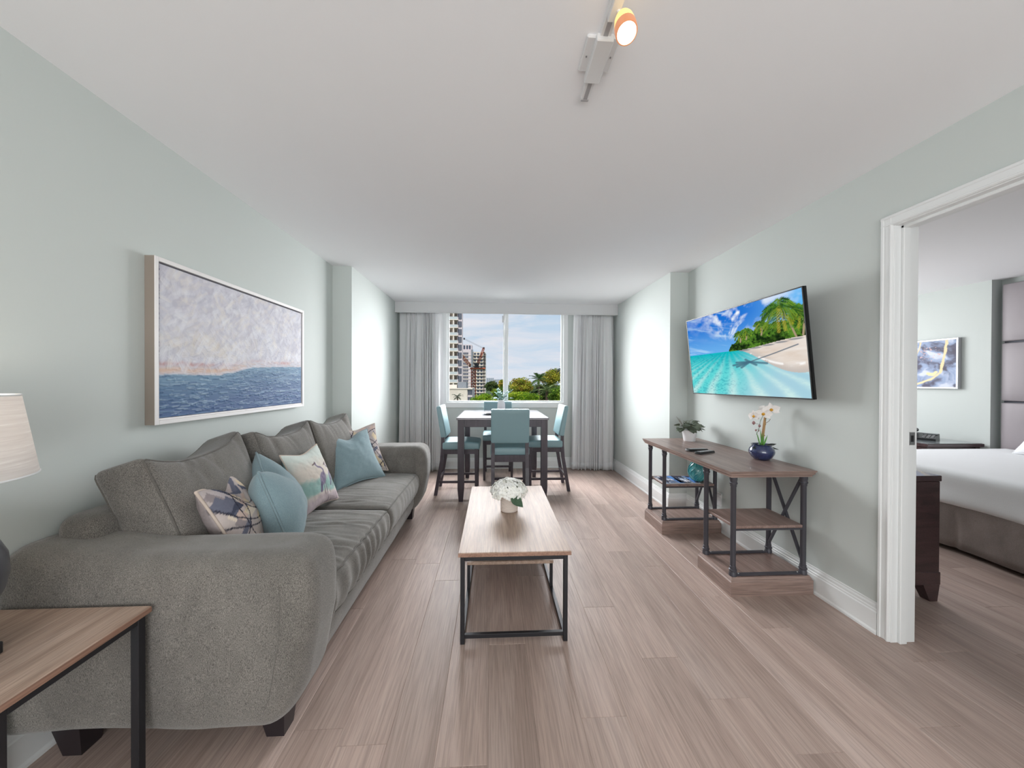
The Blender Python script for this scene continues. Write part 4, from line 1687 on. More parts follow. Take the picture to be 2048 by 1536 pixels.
# ------------------------------------------------------------------ television
S_ = 3.3 / 3.0
TVc = {'TL': (1.619, 2.923, 1.816), 'TR': (1.642, 1.822, 1.818), 'BR': (1.709, 1.802, 1.210), 'BL': (1.685, 2.902, 1.208)}
TVc = {k: np.array([v[0] * S_, v[1] * S_, 1.3 + (v[2] - 1.3) * S_]) for k, v in TVc.items()}
tl, tr_, bl = TVc['TL'], TVc['TR'], TVc['BL']
ex = (tr_ - tl)
wT = float(np.linalg.norm(ex))
ex /= wT
ez = (tl - bl)
ez -= ex * float(ez @ ex)
hT = float(np.linalg.norm(ez))
ez /= hT
en = np.cross(ex, ez)          # towards the viewer
oc = (TVc['TL'] + TVc['TR'] + TVc['BR'] + TVc['BL']) / 4
MT = Matrix(((ex[0], -en[0], ez[0], oc[0]), (ex[1], -en[1], ez[1], oc[1]), (ex[2], -en[2], ez[2], oc[2]), (0, 0, 0, 1)))
tv = thing('television', 'flat television showing a tropical beach, tilted on the right wall', 'television', tuple(oc))
a, b = wT / 2, hT / 2
MB().cbox(-a, a, .002, .026, -b, b, .002).move(MT).build('tv_case', M['tv_black'], tv)
m_ = MB()
m_.cbox(-a, a, -.002, .012, -b, -b + .008, .001)
m_.move(MT).build('bezel', M['tv_edge'], tv)
for (xa, xb, za, zb) in ((-a, a, b - .007, b), (-a, -a + .007, -b, b), (a - .007, a, -b, b)):
    MB().cbox(xa, xb, -.002, .012, za, zb, .001).move(MT).build('bezel', M['tv_black'], tv)
MB().cbox(-.30, .30, .026, .048, -b * .7, b * .35, .01).move(MT).build('back_housing', M['tv_black'], tv)
mnt = MB()
mnt.cbox(1.960, 1.994, oc[1] - .12, oc[1] + .12, oc[2] - .16, oc[2] + .10, .004)
mnt.bar((1.965, oc[1], oc[2] - .03), (oc[0] + .045, oc[1], oc[2] - .03), .06, .10)
mnt.build('wall_mount', M['black_metal'], tv)


def beach(u, v):
    c = lerp(np.tile(L3((108, 176, 236)), (len(u), 1)), L3((24, 112, 210)), sstep(.45, .95, v) * (1 - .75 * sstep(.5, 1.0, u)))
    c = lerp(c, L3((92, 186, 246)), sstep(.75, 1.0, u) * .7)
    # streaked cloud rising from the island
    du, dv = u - .42, v - .60
    ang = np.arctan2(dv, du)
    cl = sstep(.45, .75, fbm(ang * 5 + 3, np.hypot(du, dv) * 7, 3) * .6 + fbm(u * 14 + v * 5, v * 12 - u * 6, 8) * .5)
    fan = np.exp(-((ang - 1.35) / .75) ** 2) * sstep(.02, .16, np.hypot(du, dv)) * sstep(.58, .68, v)
    c = lerp(c, L3((240, 246, 252)), np.clip(cl * fan * 1.25, 0, 1))
    st_ = sstep(.55, .8, fbm(u * 5 + v * 3, v * 26 + u * 9, 31)) * (v > .53) * (1 - sstep(.35, .6, u)) * .55
    c = lerp(c, L3((196, 226, 248)), st_)
    hor = .515
    # sea
    ripple = fbm(u * 60, v * 90, 14)
    pers = np.clip((hor - v) / hor, 0.0, 1)
    sea = lerp(np.tile(L3((8, 184, 192)), (len(u), 1)), L3((96, 214, 214)), sstep(.0, .55, pers))
    sea = lerp(sea, L3((172, 206, 222)), sstep(.35, .95, u + .25 * pers - .1) * .9)
    raycoord = (u - .44) / (pers + .10)
    rays = .5 + .5 * np.sin(raycoord * 30 + 3 * fbm(u * 4, v * 4, 17))
    sea = lerp(sea, L3((206, 236, 232)), np.clip(rays ** 2 * pers * .85 * (.5 + ripple), 0, .85))
    sea = lerp(sea, L3((20, 146, 168)), np.clip((ripple - .52) * 3, 0, .5) * (1 - sstep(.3, .7, u)))
    c = np.where((v < hor)[:, None], sea, c)
    # beach
    shore_hi = hor + .06 * sstep(.5, 1, u)
    shore_lo = hor - .02 - .24 * sstep(.45, 1.0, u) - .03 * np.sin(u * 9)
    sand = lerp(np.tile(L3((214, 196, 180)), (len(u), 1)), L3((238, 232, 226)), fbm(u * 10, v * 24, 22))
    wet = sstep(.0, .10, v - shore_lo)
    sand = lerp(L3((196, 188, 182)), sand, wet)
    is_s = (v < shore_hi) & (v > shore_lo) & (u > .45)
    c = np.where(is_s[:, None], sand, c)
    foam = np.exp(-((v - (shore_lo + .085 * sstep(.6, 1, u))) / .012) ** 2) * (u > .62) * sstep(.4, .6, fbm(u * 30, v * 30, 6))
    c = lerp(c, L3((250, 248, 246)), np.clip(foam, 0, 1))
    # palm shadow across the sand and shallows
    sh = seg_dist(u, v, [(.95, .50), (.80, .44), (.62, .375)])
    c = lerp(c, L3((96, 110, 124)), (1 - sstep(.003, .008, sh)) * .9)
    for p1 in ((.47, .345), (.50, .325), (.54, .315), (.66, .335), (.74, .345), (.58, .40), (.50, .375)):
        d = seg_dist(u, v, [(.61, .372), p1])
        c = lerp(c, L3((70, 110, 130)), (1 - sstep(.006, .016, d)) * .85)
    for k in range(5):
        d = np.hypot((u - (.58 + .09 * k)) / .06, (v - (.505 + .012 * k)) / .012)
        c = lerp(c, L3((120, 124, 132)), (1 - sstep(.5, 1, d)) * .8)
    # island growth
    top = np.interp(u, [.44, .47, .52, .58, .66, .74, .82, .90, 1.0], [.52, .58, .63, .685, .70, .72, .74, .75, .78])
    top = top + .05 * (fbm(u * 22, v * 0 + 2, 41) - .5) + .03 * (fbm(u * 60, v * 8, 42) - .5)
    lo = shore_hi - .004
    inn = (v < top) & (v > lo) & (u > .442)
    fol = fbm(u * 26, v * 20, 51)
    fol2 = fbm(u * 80, v * 70, 55)
    g = lerp(np.tile(L3((22, 44, 18)), (len(u), 1)), L3((86, 132, 44)), sstep(.35, .68, fol * .6 + fol2 * .45))
    g = lerp(g, L3((150, 172, 50)), sstep(.62, .78, fol2) * sstep(.5, .7, fol))
    g = lerp(g, L3((16, 26, 14)), (1 - sstep(0, .10, v - lo)) * .7 * (fol < .55))
    c = np.where(inn[:, None], g, c)
    # palms: feathered fronds
    rs_ = random.Random(77)

    def palm(px, py, r0, base, nfr, seed):
        nonlocal c
        tk = seg_dist(u, v, [base, ((base[0] + px) / 2 + .01, (base[1] + py) / 2), (px, py)])
        c = lerp(c, L3((168, 150, 120)), 1 - sstep(.004, .008, tk))
        r2 = random.Random(seed)
        for k in range(nfr):
            a = 2 * PI * (k + .5) / nfr + r2.uniform(-.12, .12)
            L_ = r0 * r2.uniform(.8, 1.1)
            ca, sa = math.cos(a), math.sin(a)
            pts = [(px, py)]
            for i in range(1, 9):
                t = i / 8
                pts.append((px + ca * L_ * t * (1 - .15 * t), py + (sa * L_ * t * .62 + .25 * L_ * t - .55 * L_ * t * t) * 1.7))
            wid = .026 * (r0 / .12)
            for i in range(8):
                # leaflets hang from each stretch of the rib
                x_, y_ = pts[i + 1]
                ln = wid * 2.2 * math.sin(PI * (.2 + .75 * (i + 1) / 9))
                for sgn in (-1, 1):
                    dl = seg_dist(u, v, [(x_, y_), (x_ + ca * ln * .6 - sgn * sa * ln * .5, y_ + (-ln * .95 if ca * ca > .1 else -ln * .4) + sgn * abs(ca) * ln * .35)])
                    c = lerp(c, L3(r2.choice([(44, 84, 30), (70, 122, 40), (112, 148, 46), (30, 60, 26), (96, 136, 60)])), (1 - sstep(.0018, .0045, dl)) * .9)
            d = seg_dist(u, v, pts)
            comb = .5 + .5 * np.sin((u * math.cos(a + 1) + v * math.sin(a + 1)) * 420 + k)
            msk = (1 - sstep(wid * .12, wid * .55, d)) * (.35 + .55 * comb)
            col = L3(r2.choice([(44, 84, 30), (70, 122, 40), (112, 148, 46), (30, 60, 26)]))
            if sa < -.35:
                col = L3(r2.choice([(150, 156, 44), (166, 158, 60), (104, 130, 40)]))
            c = lerp(c, col, np.clip(msk, 0, 1))
    palm(.545, .70, .05, (.55, .60), 9, 1)
    palm(.605, .715, .055, (.60, .62), 9, 2)
    palm(.72, .76, .06, (.72, .64), 10, 3)
    palm(.99, .80, .11, (.985, .58), 12, 4)
    palm(.855, .875, .150, (.945, .575), 17, 5)
    return np.clip(c, 0, 1) * 1.02


nu, nv = 400, 226
U, V_ = np.meshgrid(np.linspace(0, 1, nu + 1), np.linspace(0, 1, nv + 1), indexing='ij')
u, v = U.ravel(), V_.ravel()
cols = beach(u, v)
P0 = np.stack([(u - .5) * (wT - .014), np.full(len(u), .0005), (v - .5) * (hT - .015)], 1)
Rm = np.array([[MT[i][j] for j in range(3)] for i in range(3)])
vs = P0 @ Rm.T + oc
fs = [(i * (nv + 1) + j, (i + 1) * (nv + 1) + j, (i + 1) * (nv + 1) + j + 1, i * (nv + 1) + j + 1) for i in range(nu) for j in range(nv)]
m_ = MB()
m_.v, m_.f, m_.c = [tuple(p) for p in vs], fs, cols
m_.build('screen', M['screen'], tv)

# ------------------------------------------------------------------ seascape over the sofa
pa = thing('seascape_painting', 'large white-framed seascape painting on the wall above the sofa', 'painting', (-1.56, 2.33, 1.48))
Y0, Y1, Z0, Z1 = 1.692, 2.958, 1.096, 1.868
XF = -1.532
lean_ = .012


def strip(name, ya, yb, za, zb, m, xf=XF, xb=XL + .001):
    MB().cbox(xb, xf, ya, yb, za, zb, .0015).build(name, m, pa)


fw = .020
strip('frame_bar', Y0, Y0 + fw, Z0, Z1, M['white_frame'])
strip('frame_bar', Y1 - fw, Y1, Z0, Z1, M['white_frame'])
strip('frame_bar', Y0 + fw, Y1 - fw, Z0, Z0 + fw, M['white_frame'])
strip('frame_bar', Y0 + fw, Y1 - fw, Z1 - fw, Z1, M['white_frame'])
MB().box(XL + .002, XF - .003, Y0 - .0007, Y0 + .002, Z0 + .001, Z1 - .001).build('frame_side', M['champagne'], pa)
MB().box(XL + .001, XL + .010, Y0 + fw, Y1 - fw, Z0 + fw, Z1 - fw).build('backing', M['shadow_gap'], pa)
strip('float_step', Y0 + fw, Y1 - fw, Z0 + fw, Z0 + fw + .009, M['white_frame'], XF - .006)
nu, nv = 330, 200
ya, yb, za, zb = Y0 + fw + .008, Y1 - fw - .008, Z0 + fw + .011, Z1 - fw - .008
U, V_ = np.meshgrid(np.linspace(0, 1, nu + 1), np.linspace(0, 1, nv + 1), indexing='ij')
wl = np.interp(U, [0, .30, .40, .52, .75, 1.0], [.282, .290, .318, .362, .385, .400]) + .012 * (fbm(U * 30, V_ * 3, 2) - .5)
C = np.tile(L3((196, 194, 204)), (nu + 1, nv + 1, 1))
C = lerp(C, L3((214, 206, 196)), np.exp(-((U - .2) / .3) ** 2) * np.exp(-((V_ - .50) / .10) ** 2) * .9)
C = lerp(C, L3((210, 214, 224)), sstep(.45, .75, fbm(U * 6, V_ * 5, 4)) * .6)
C = lerp(C, L3((196, 150, 150)), np.exp(-((V_ - wl - .075 + .035 * sstep(.3, .8, U)) / .016) ** 2) * .85 * sstep(.3, .6, fbm(U * 5, V_ * 2, 5) + .25 * (1 - U)))
C = lerp(C, L3((216, 176, 146)), np.exp(-((V_ - wl - .032) / .020) ** 2) * .75 * (1 - sstep(.3, .62, U)))
C = lerp(C, L3((214, 214, 222)), np.exp(-((V_ - wl - .115) / .018) ** 2) * .6)
sea = lerp(np.tile(L3((112, 146, 172)), (nu + 1, nv + 1, 1)), L3((86, 118, 152)), sstep(.0, .10, wl - V_))
sea = lerp(sea, L3((74, 100, 142)), sstep(.08, .26, wl - V_))
sea = lerp(sea, L3((132, 160, 186)), sstep(.55, .8, fbm(U * 5, V_ * 55, 6)) * .6)
sea_m = sstep(-.004, .006, wl - V_)
C = C * (1 - sea_m[..., None]) + sea * sea_m[..., None]
Hh = np.zeros((nu + 1, nv + 1))
rs = random.Random(42)
asp = (yb - ya) / (zb - za)
for k in range(1900):
    cu, cv = rs.random(), rs.random()
    w_here = float(np.interp(cu, [.3, .52, 1], [.285, .362, .40]))
    if cv > w_here + .06:
        an, ln, wd, am = rs.choice([.6, .9, 2.2, 1.2, 2.6, .3]) + rs.uniform(-.3, .3), rs.uniform(.05, .15), rs.uniform(.018, .050), rs.uniform(.4, 1)
        tint, ta = (rs.choice([(222, 222, 230), (206, 204, 214), (186, 186, 200), (226, 220, 214), (230, 231, 236)])), .30
    elif cv > w_here:
        an, ln, wd, am = rs.uniform(-.12, .12), rs.uniform(.03, .10), rs.uniform(.006, .012), rs.uniform(.3, .7)
        tint, ta = (rs.choice([(220, 214, 220), (206, 180, 172), (196, 200, 206)])), .35
    else:
        an, ln, wd, am = rs.uniform(-.12, .12), rs.uniform(.03, .12), rs.uniform(.005, .011), rs.uniform(.5, 1.1)
        tint, ta = (rs.choice([(150, 176, 198), (72, 98, 138), (108, 142, 172), (62, 86, 124), (176, 198, 212)])), .42
    R_ = ln + wd
    i0, i1 = max(0, int((cu - R_ / asp) * nu)), min(nu, int((cu + R_ / asp) * nu) + 2)
    j0, j1 = max(0, int((cv - R_) * nv)), min(nv, int((cv + R_) * nv) + 2)
    if i1 <= i0 or j1 <= j0:
        continue
    du = (U[i0:i1, j0:j1] - cu) * asp
    dv = V_[i0:i1, j0:j1] - cv
    x = du * math.cos(an) + dv * math.sin(an)
    y = -du * math.sin(an) + dv * math.cos(an)
    msk = sstep(1.0, .75, np.abs(x) / (ln / 2)) * sstep(1.0, .7, np.abs(y) / (wd / 2))
    ridg = (.55 + .45 * np.sin(y / wd * 15 + k)) + 1.2 * np.exp(-((x - ln / 2 * .85) / .006) ** 2) + .8 * np.exp(-((np.abs(y) - wd / 2 * .8) / .0035) ** 2)
    Hh[i0:i1, j0:j1] = Hh[i0:i1, j0:j1] * (1 - msk) + msk * am * ridg
    C[i0:i1, j0:j1] = lerp(C[i0:i1, j0:j1], L3(tint), msk * ta)
X_ = XF - .008 + Hh * .0022
vs = np.stack([X_, ya + U * (yb - ya), za + V_ * (zb - za)], -1).reshape(-1, 3)
fs = [(i * (nv + 1) + j, (i + 1) * (nv + 1) + j, (i + 1) * (nv + 1) + j + 1, i * (nv + 1) + j + 1) for i in range(nu) for j in range(nv)]
m_ = MB()
m_.v, m_.f, m_.c = [tuple(p) for p in vs], fs, C.reshape(-1, 3)
cv = m_.build('canvas', M['paint_canvas'], pa, 180)
m_ = MB().box(XL + .010, XF - .0095, ya, yb, za, zb)
m_.c = np.tile(L3((120, 124, 150)), (8, 1))
m_.build('canvas_edge', M['paint_canvas'], cv)

# ------------------------------------------------------------------ track light
tk = thing('track_light', 'ceiling track light with one lit amber spot near the camera', 'light', (.36, 1.1, H))
mb = MB()
mb.cbox(.338, .372, -.25, 1.392, H - .020, H, .002)
mb.build('track', M['fixture_white'], tk)
MB().box(.3475, .3625, -.25, 1.388, H - .0206, H - .0195).build('track_slot', M['chrome'], tk)
MB().cbox(.340, .370, 1.384, 1.394, H - .022, H, .002).build('end_cap', M['chrome'], tk)
MB().cbox(.300, .412, 1.140, 1.272, H - .012, H, .004).build('canopy_plate', M['fixture_white'], tk)
MB().cbox(.328, .384, 1.128, 1.295, H - .034, H - .008, .003).build('feed_box', M['fixture_white'], tk)
for X in (.314, .398):
    MB().lathe([(0, -.002), (.003, -.002), (.003, .001), (0, .001)], (X, 1.21, H - .0125), 8).build('screw', M['steel'], tk)


def spot_head(y, aim, first):
    c0 = Vector((.362, y, H - .030))
    MB().cbox(.342, .372, y - .035, y + .035, H - .036, H - .018, .002).build('adapter', M['fixture_white'], tk)
    d = Vector(aim).normalized()
    q = d.to_track_quat('Z', 'Y')
    top = c0 + Vector((.015, 0, -.020))
    pr1 = [(0, 0), (.014, .002), (.022, .012), (.027, .030), (.029, .050), (.030, .066)]
    pr2 = [(.0302, .066), (.0305, .072), (.0302, .098), (.029, .102), (.0262, .1025), (.0262, .098)]
    pr3 = [(0, .096), (.0262, .096)]
    for nm, pr, mt in (('spot_body', pr1, 'amber_glass'), ('spot_ring', pr2, 'copper_ring'), ('spot_lens', pr3, 'bulb')):
        m__ = MB().lathe(pr, (0, 0, 0), 28, nm == 'spot_body' and False)
        m__.v = [tuple(top + q @ Vector(p)) for p in m__.v]
        m__.build(nm, M[mt], tk, 50)
    MB().tube([c0, top + Vector((0, 0, -.004))], .006, 8).build('spot_arm', M['fixture_white'], tk)
    ld = bpy.data.lights.new('spot_light', 'SPOT')
    ld.energy = 8
    ld.color = (1, .90, .76)
    ld.spot_size = math.radians(95)
    ld.spot_blend = .8
    ld.shadow_soft_size = .025
    lo_ = bpy.data.objects.new('spot_light', ld)
    COL.objects.link(lo_)
    lo_.location = top + d * .112
    lo_.rotation_euler = d.to_track_quat('-Z', 'Y').to_euler()


spot_head(1.035, (-.04, -.42, -.9), True)
spot_head(.35, (.1, .3, -.95), False)  # second head, out of view, added for extra light
# ------------------------------------------------------------------ bedroom through the doorway
dr = thing('dresser', 'dark mahogany dresser just inside the bedroom doorway', 'dresser', (2.40, 2.6, 0))
x0, x1, y0, y1 = 2.135, 2.668, 1.972, 3.30
MB().cbox(x0, x1, y0, y1, .718, .752, .003).build('dresser_top', M['mahogany'], dr)
MB().cbox(x0 + .006, x1 - .006, y0 + .004, y1 - .004, .172, .716, .003).build('dresser_body', M['mahogany'], dr)
MB().cbox(x0 + .002, x1 - .002, y0, y1, .100, .176, .003).build('dresser_plinth', M['mahogany'], dr)
for X in (x0 + .05, x1 - .05):
    for Y in (y0 + .035, y1 - .035):
        s = 1 if X > 2.4 else -1
        e = X + .046 * s
        MB().hull([(e, Y - .032, .102), (e - .105 * s, Y - .032, .102), (e, Y + .032, .102), (e - .105 * s, Y + .032, .102),
                   (e - .012 * s, Y - .030, 0), (e - .060 * s, Y - .030, 0), (e - .012 * s, Y + .020, 0), (e - .060 * s, Y + .020, 0)]).build('foot', M['mahogany'], dr)
for k in range(3):
    for j in range(2):
        ya, yb = y0 + .02 + j * .65, y0 + .02 + j * .65 + .63
        za = .185 + k * .177
        dwr = MB().cbox(x1 - .008, x1 + .006, ya, yb, za, za + .168, .003).build('drawer', M['mahogany'], dr)
        MB().lathe([(0, 0), (.008, 0), (.008, .012), (.014, .016), (.012, .022), (0, .024)], (0, 0, 0), 12).move(Matrix.Translation((x1 + .006, (ya + yb) / 2, za + .084)) @ Matrix.Rotation(PI / 2, 4, 'Y')).build('knob', M['steel'], dwr)
ty = thing('oval_tray', 'small pale oval tray on the bedroom dresser', 'tray', (2.52, 2.16, .752))
MB().lathe([(0, 0), (.075, 0), (.098, .016), (.102, .018), (.096, .019), (.074, .006), (0, .005)], (2.535, 2.18, .752), 36).build('tray_dish', M['white_ceramic'], ty, 40)
MB().tube([(2.535 + .100 * math.cos(a * PI / 20), 2.18 + .100 * math.sin(a * PI / 20), .7705) for a in range(40)], .003, 6, True).build('tray_rim', M['bamboo'], ty, 60)

bed = thing('bed', 'wide bed with white coverlet and taupe skirt in the bedroom', 'bed', (4.5, 2.53, 0))
bx0, bx1, by0, by1 = 3.545, 5.425, 1.52, 3.50


def d_cov(q, n, p):
    x, y, z = q
    out = max(0, -z / .13)
    if n[0] < -.1 and z < .05:
        x -= .020 * out + .010 * math.sin(y * 9) * out
    if abs(n[1]) > .1 and z < .05:
        y += (.02 * out) * (1 if y > 0 else -1)
    z += .006 * n1(x * 3, y * 3, 4) + (.006 * math.sin(y * 5 + 1) * out)
    return np.array([x, y, z])


RBox(((bx1 - bx0) / 2, (by1 - by0) / 2, .135), .055, (40, 46, 7), d_cov, rot_frame(((bx0 + bx1) / 2, (by0 + by1) / 2, .485))).mesh().build('coverlet', M['bed_cover'], bed, 180)
MB().cbox(bx0 + .05, bx1, by0 + .05, by1 - .05, .06, .36, .02).build('mattress_base', M['bed_skirt'], bed)
# box-pleated skirt, foot end and both sides
path = []
corner = [(bx1, by1 - .02), (bx0 + .02, by1 - .02), (bx0 + .02, by0 + .02), (bx1, by0 + .02)]
vs, fs = [], []
prof_pts = []
for (ax_, ay), (cx, cy) in zip(corner[:-1], corner[1:]):
    L_ = math.hypot(cx - ax_, cy - ay)
    nseg = int(L_ / .02)
    for i in range(nseg):
        t = i / nseg
        prof_pts.append((ax_ + (cx - ax_) * t, ay + (cy - ay) * t, t * L_))
prof_pts.append((*corner[-1], 0))
for j in range(7):
    t = j / 6
    z = .39 - t * (.39 - .035)
    for i, (px, py, l) in enumerate(prof_pts):
        w_ = .012 * math.sin(l * 11) * t + .02 * t
        pl_ = .022 * t * math.exp(-((l % .62 - .31) / .018) ** 2)
        ex_, ey_ = (px - (bx0 + bx1) / 2), (py - (by0 + by1) / 2)
        nx_, ny_ = (-1, 0) if px < bx0 + .03 else (0, 1 if ey_ > 0 else -1)
        vs.append((px + nx_ * (w_ - pl_), py + ny_ * (w_ - pl_), z))
n_ = len(prof_pts)
for j in range(6):
    for i in range(n_ - 1):
        fs.append((j * n_ + i, j * n_ + i + 1, (j + 1) * n_ + i + 1, (j + 1) * n_ + i))
sk = MB().add(vs, fs).build('bed_skirt', M['bed_skirt'], bed, 180)
md = sk.modifiers.new('thickness', 'SOLIDIFY')
md.thickness = .004

pillow('bed_pillow', 'white bed pillow propped against the headboard', (5.06, 3.20, .625), (5.06, 2.62, .625), (5.34, 2.62, .98), (5.34, 3.20, .98), .17, M['bed_white'], 33, None, 0, None, .04, 26)

hb = thing('headboard', 'tall mauve-grey padded headboard on the bedroom wall', 'headboard', (5.50, 2.5, 0))
MB().cbox(5.495, 5.528, 1.44, 3.545, .05, 2.37, .003).build('backing_board', M['shadow_gap'], hb)
zs = [(.10, .50), (.515, 1.098), (1.118, 1.735), (1.755, 2.365)]
for r_, (za, zb) in enumerate(zs):
    for k in range(3):
        yb_ = 3.545 - k * .70
        ya_ = yb_ - .69

        def dp(q, n, p, h=((yb_ - ya_) / 2, (zb - za) / 2)):
            x, y, z = q
            if x < 0:
                x -= .022 * (1 - (y / h[0]) ** 4) * (1 - (z / h[1]) ** 4)
            return np.array([x, y, z])
        RBox((.020, (yb_ - ya_) / 2, (zb - za) / 2), .012, (2, 9, 9), dp, rot_frame((5.480, (ya_ + yb_) / 2, (za + zb) / 2))).mesh().build('padded_panel', M['headboard'], hb, 180)

# wall art in the bedroom
ba = thing('marbled_painting', 'silver-framed marbled blue and gold painting on the bedroom wall', 'painting', (5.40, 4.2, 1.54))
Y0, Y1, Z0, Z1 = 3.835, 4.62, 1.240, 1.836
for (ya, yb, za, zb) in ((Y0, Y0 + .018, Z0, Z1), (Y1 - .018, Y1, Z0, Z1), (Y0 + .018, Y1 - .018, Z0, Z0 + .018), (Y0 + .018, Y1 - .018, Z1 - .018, Z1)):
    MB().cbox(5.368, XB2 - .001, ya, yb, za, zb, .0015).build('frame_bar', M['silver_frame'], ba)
nu, nv = 150, 120
U, V_ = np.meshgrid(np.linspace(0, 1, nu + 1), np.linspace(0, 1, nv + 1), indexing='ij')
# U runs from the far (left) end to the near (right) end
wx = U * 2.4 + .9 * fbm(U * 3, V_ * 3, 3)
wy = V_ * 2.2 + .9 * fbm(U * 3 + 5, V_ * 3, 4)
b1 = fbm(wx * 1.6 + wy * 1.3, wy * 1.6 - wx * .9, 6, 5)
C = lerp(np.tile(L3((92, 90, 108)), (nu + 1, nv + 1, 1)), L3((150, 166, 196)), sstep(.35, .55, b1))
C = lerp(C, L3((206, 212, 226)), sstep(.55, .72, b1))
C = lerp(C, L3((86, 82, 96)), sstep(.62, .75, fbm(wx * 2, wy * 2.2, 9)) * .8)


def vein(pts, w0, col):
    global C
    d = seg_dist((U + .03 * (fbm(U * 14, V_ * 14, 5) - .5)).ravel(), (V_ + .03 * (fbm(U * 14, V_ * 14, 15) - .5)).ravel(), pts).reshape(U.shape)
    C = lerp(C, L3(col), 1 - sstep(w0 * .6, w0, d))


vein([(.38, .0), (.52, .08), (.68, .18), (.80, .30), (.82, .50), (.86, .75), (.88, 1.0)], .022, (236, 214, 168))
vein([(.64, .30), (.70, .27), (.74, .32)], .035, (240, 222, 170))
vein([(.30, .48), (.42, .60), (.50, .80), (.53, 1.0)], .014, (226, 206, 170))
vein([(.05, .2), (.2, .35), (.30, .48)], .012, (226, 206, 170))
spk = (fbm(U * 50, V_ * 50, 8) > .68) & (np.hypot(U - .66, V_ - .72) < .16)
C[spk] = L3((214, 176, 170))
yl = (Y1 - .018) + U * ((Y0 + .018) - (Y1 - .018))
vs = np.stack([np.full(U.shape, 5.376), yl, Z0 + .018 + V_ * (Z1 - Z0 - .036)], -1).reshape(-1, 3)
m_ = MB()
m_.v = [tuple(p) for p in vs]
m_.f = [(i * (nv + 1) + j, (i + 1) * (nv + 1) + j, (i + 1) * (nv + 1) + j + 1, i * (nv + 1) + j + 1) for i in range(nu) for j in range(nv)]
m_.c = C.reshape(-1, 3)
m_.build('canvas', M['paint_canvas'], ba)
MB().box(5.378, XB2 - .001, Y0 + .016, Y1 - .016, Z0 + .016, Z1 - .016).build('canvas_back', M['shadow_gap'], ba)

# desk with telephone beside the bed
dk = thing('writing_desk', 'dark writing desk with grey top behind the bed', 'desk', (5.05, 4.2, 0))
MB().cbox(4.72, 5.385, 3.615, 4.85, .606, .640, .003).build('desk_top', M['mahogany'], dk)
MB().box(4.735, 5.375, 3.630, 4.835, .640, .6425).build('desk_glass', M['desk_top'], dk)
MB().cbox(4.76, 5.36, 3.65, 4.82, .53, .606, .003).build('desk_apron', M['mahogany'], dk)
for X in (4.75, 5.32):
    for Y in (3.64, 4.79):
        MB().cbox(X, X + .05, Y, Y + .05, 0, .606, .003).build('leg', M['mahogany'], dk)
ph = thing('telephone', 'black desk telephone with handset on the bedroom desk', 'telephone', (5.10, 3.93, .6425))
Mx = Matrix.Translation((5.075, 3.93, .6425)) @ Matrix.Rotation(math.radians(-62), 4, 'Z')
MB().hull([(-.11, -.10, 0), (.11, -.10, 0), (.11, .10, 0), (-.11, .10, 0), (-.11, -.10, .022), (.11, -.10, .022), (.108, .098, .068), (-.108, .098, .068)]).move(Mx).build('phone_base', M['phone_black'], ph, 30)
hs = MB()
hs.tube([(-.075, -.095, .060), (-.075, -.060, .088), (-.075, .04, .108), (-.075, .085, .098)], [.022, .017, .017, .024], 12)
hs.move(Mx).build('handset', M['phone_black'], ph, 60)
MB().cbox(-.012, .098, .050, .086, .058, .066, .002).move(Mx).build('display', M['desk_top'], ph)
for i in range(4):
    for j in range(3):
        x, y = .0 + j * .033, -.075 + i * .030
        z = .022 + (y + .10) * .232
        MB().cbox(x, x + .022, y, y + .018, z, z + .006, .001).move(Mx).build('key', M['remote_key'], ph)

# ------------------------------------------------------------------ the town outside, at its real distances
M['concrete_white'] = mat('sunlit_white_render', (226, 218, 208), .85, spec=.1, var=((.4, .4, .4), (212, 203, 192), 3))
M['concrete_pink'] = mat('pale_pink_render', (206, 196, 200), .85, spec=.1)
M['dark_glass'] = mat('dark_window_glass', (62, 72, 88), .15, spec=.6)
M['balcony_glass'] = mat('pale_balcony_glass', (186, 194, 196), .2, spec=.5)
M['balcony_door'] = mat('tinted_balcony_door', (158, 146, 138), .4)
M['grey_roof'] = mat('grey_roof', (132, 138, 146), .8)
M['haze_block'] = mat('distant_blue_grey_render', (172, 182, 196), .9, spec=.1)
M['crane_red'] = mat('rust_red_crane_steel', (168, 82, 52), .6)
M['crane_orange'] = mat('orange_crane_steel', (206, 122, 78), .6)
M['crane_dark'] = mat('dark_crane_steel', (54, 50, 54), .6)
M['ground'] = mat('town_ground', (92, 106, 78), .95, spec=.05, var=((.06, .06, .06), (70, 88, 60), 4))
M['bark'] = mat('bark', (92, 76, 62), .9)


def leaf_field(name):
    m, nt, b, out = nodes_of(name)
    at = nt.nodes.new('ShaderNodeAttribute')
    at.attribute_name = 'Col'
    nt.links.new(at.outputs['Color'], b.inputs['Base Color'])
    b.inputs['Roughness'].default_value = .7
    b.inputs['Specular IOR Level'].default_value = .2
    tr = nt.nodes.new('ShaderNodeBsdfTranslucent')
    nt.links.new(at.outputs['Color'], tr.inputs['Color'])
    mx = nt.nodes.new('ShaderNodeMixShader')
    mx.inputs[0].default_value = .3
    nt.links.new(b.outputs[0], mx.inputs[1])
    nt.links.new(tr.outputs[0], mx.inputs[2])
    nt.links.new(mx.outputs[0], out.inputs[0])
    return m


M['leaves'] = leaf_field('tree_leaves')
GZ = -12.0
g = MB().box(-900, 900, 8, 1500, GZ - 1, GZ).build('ground', M['ground'])
g['kind'] = 'structure'


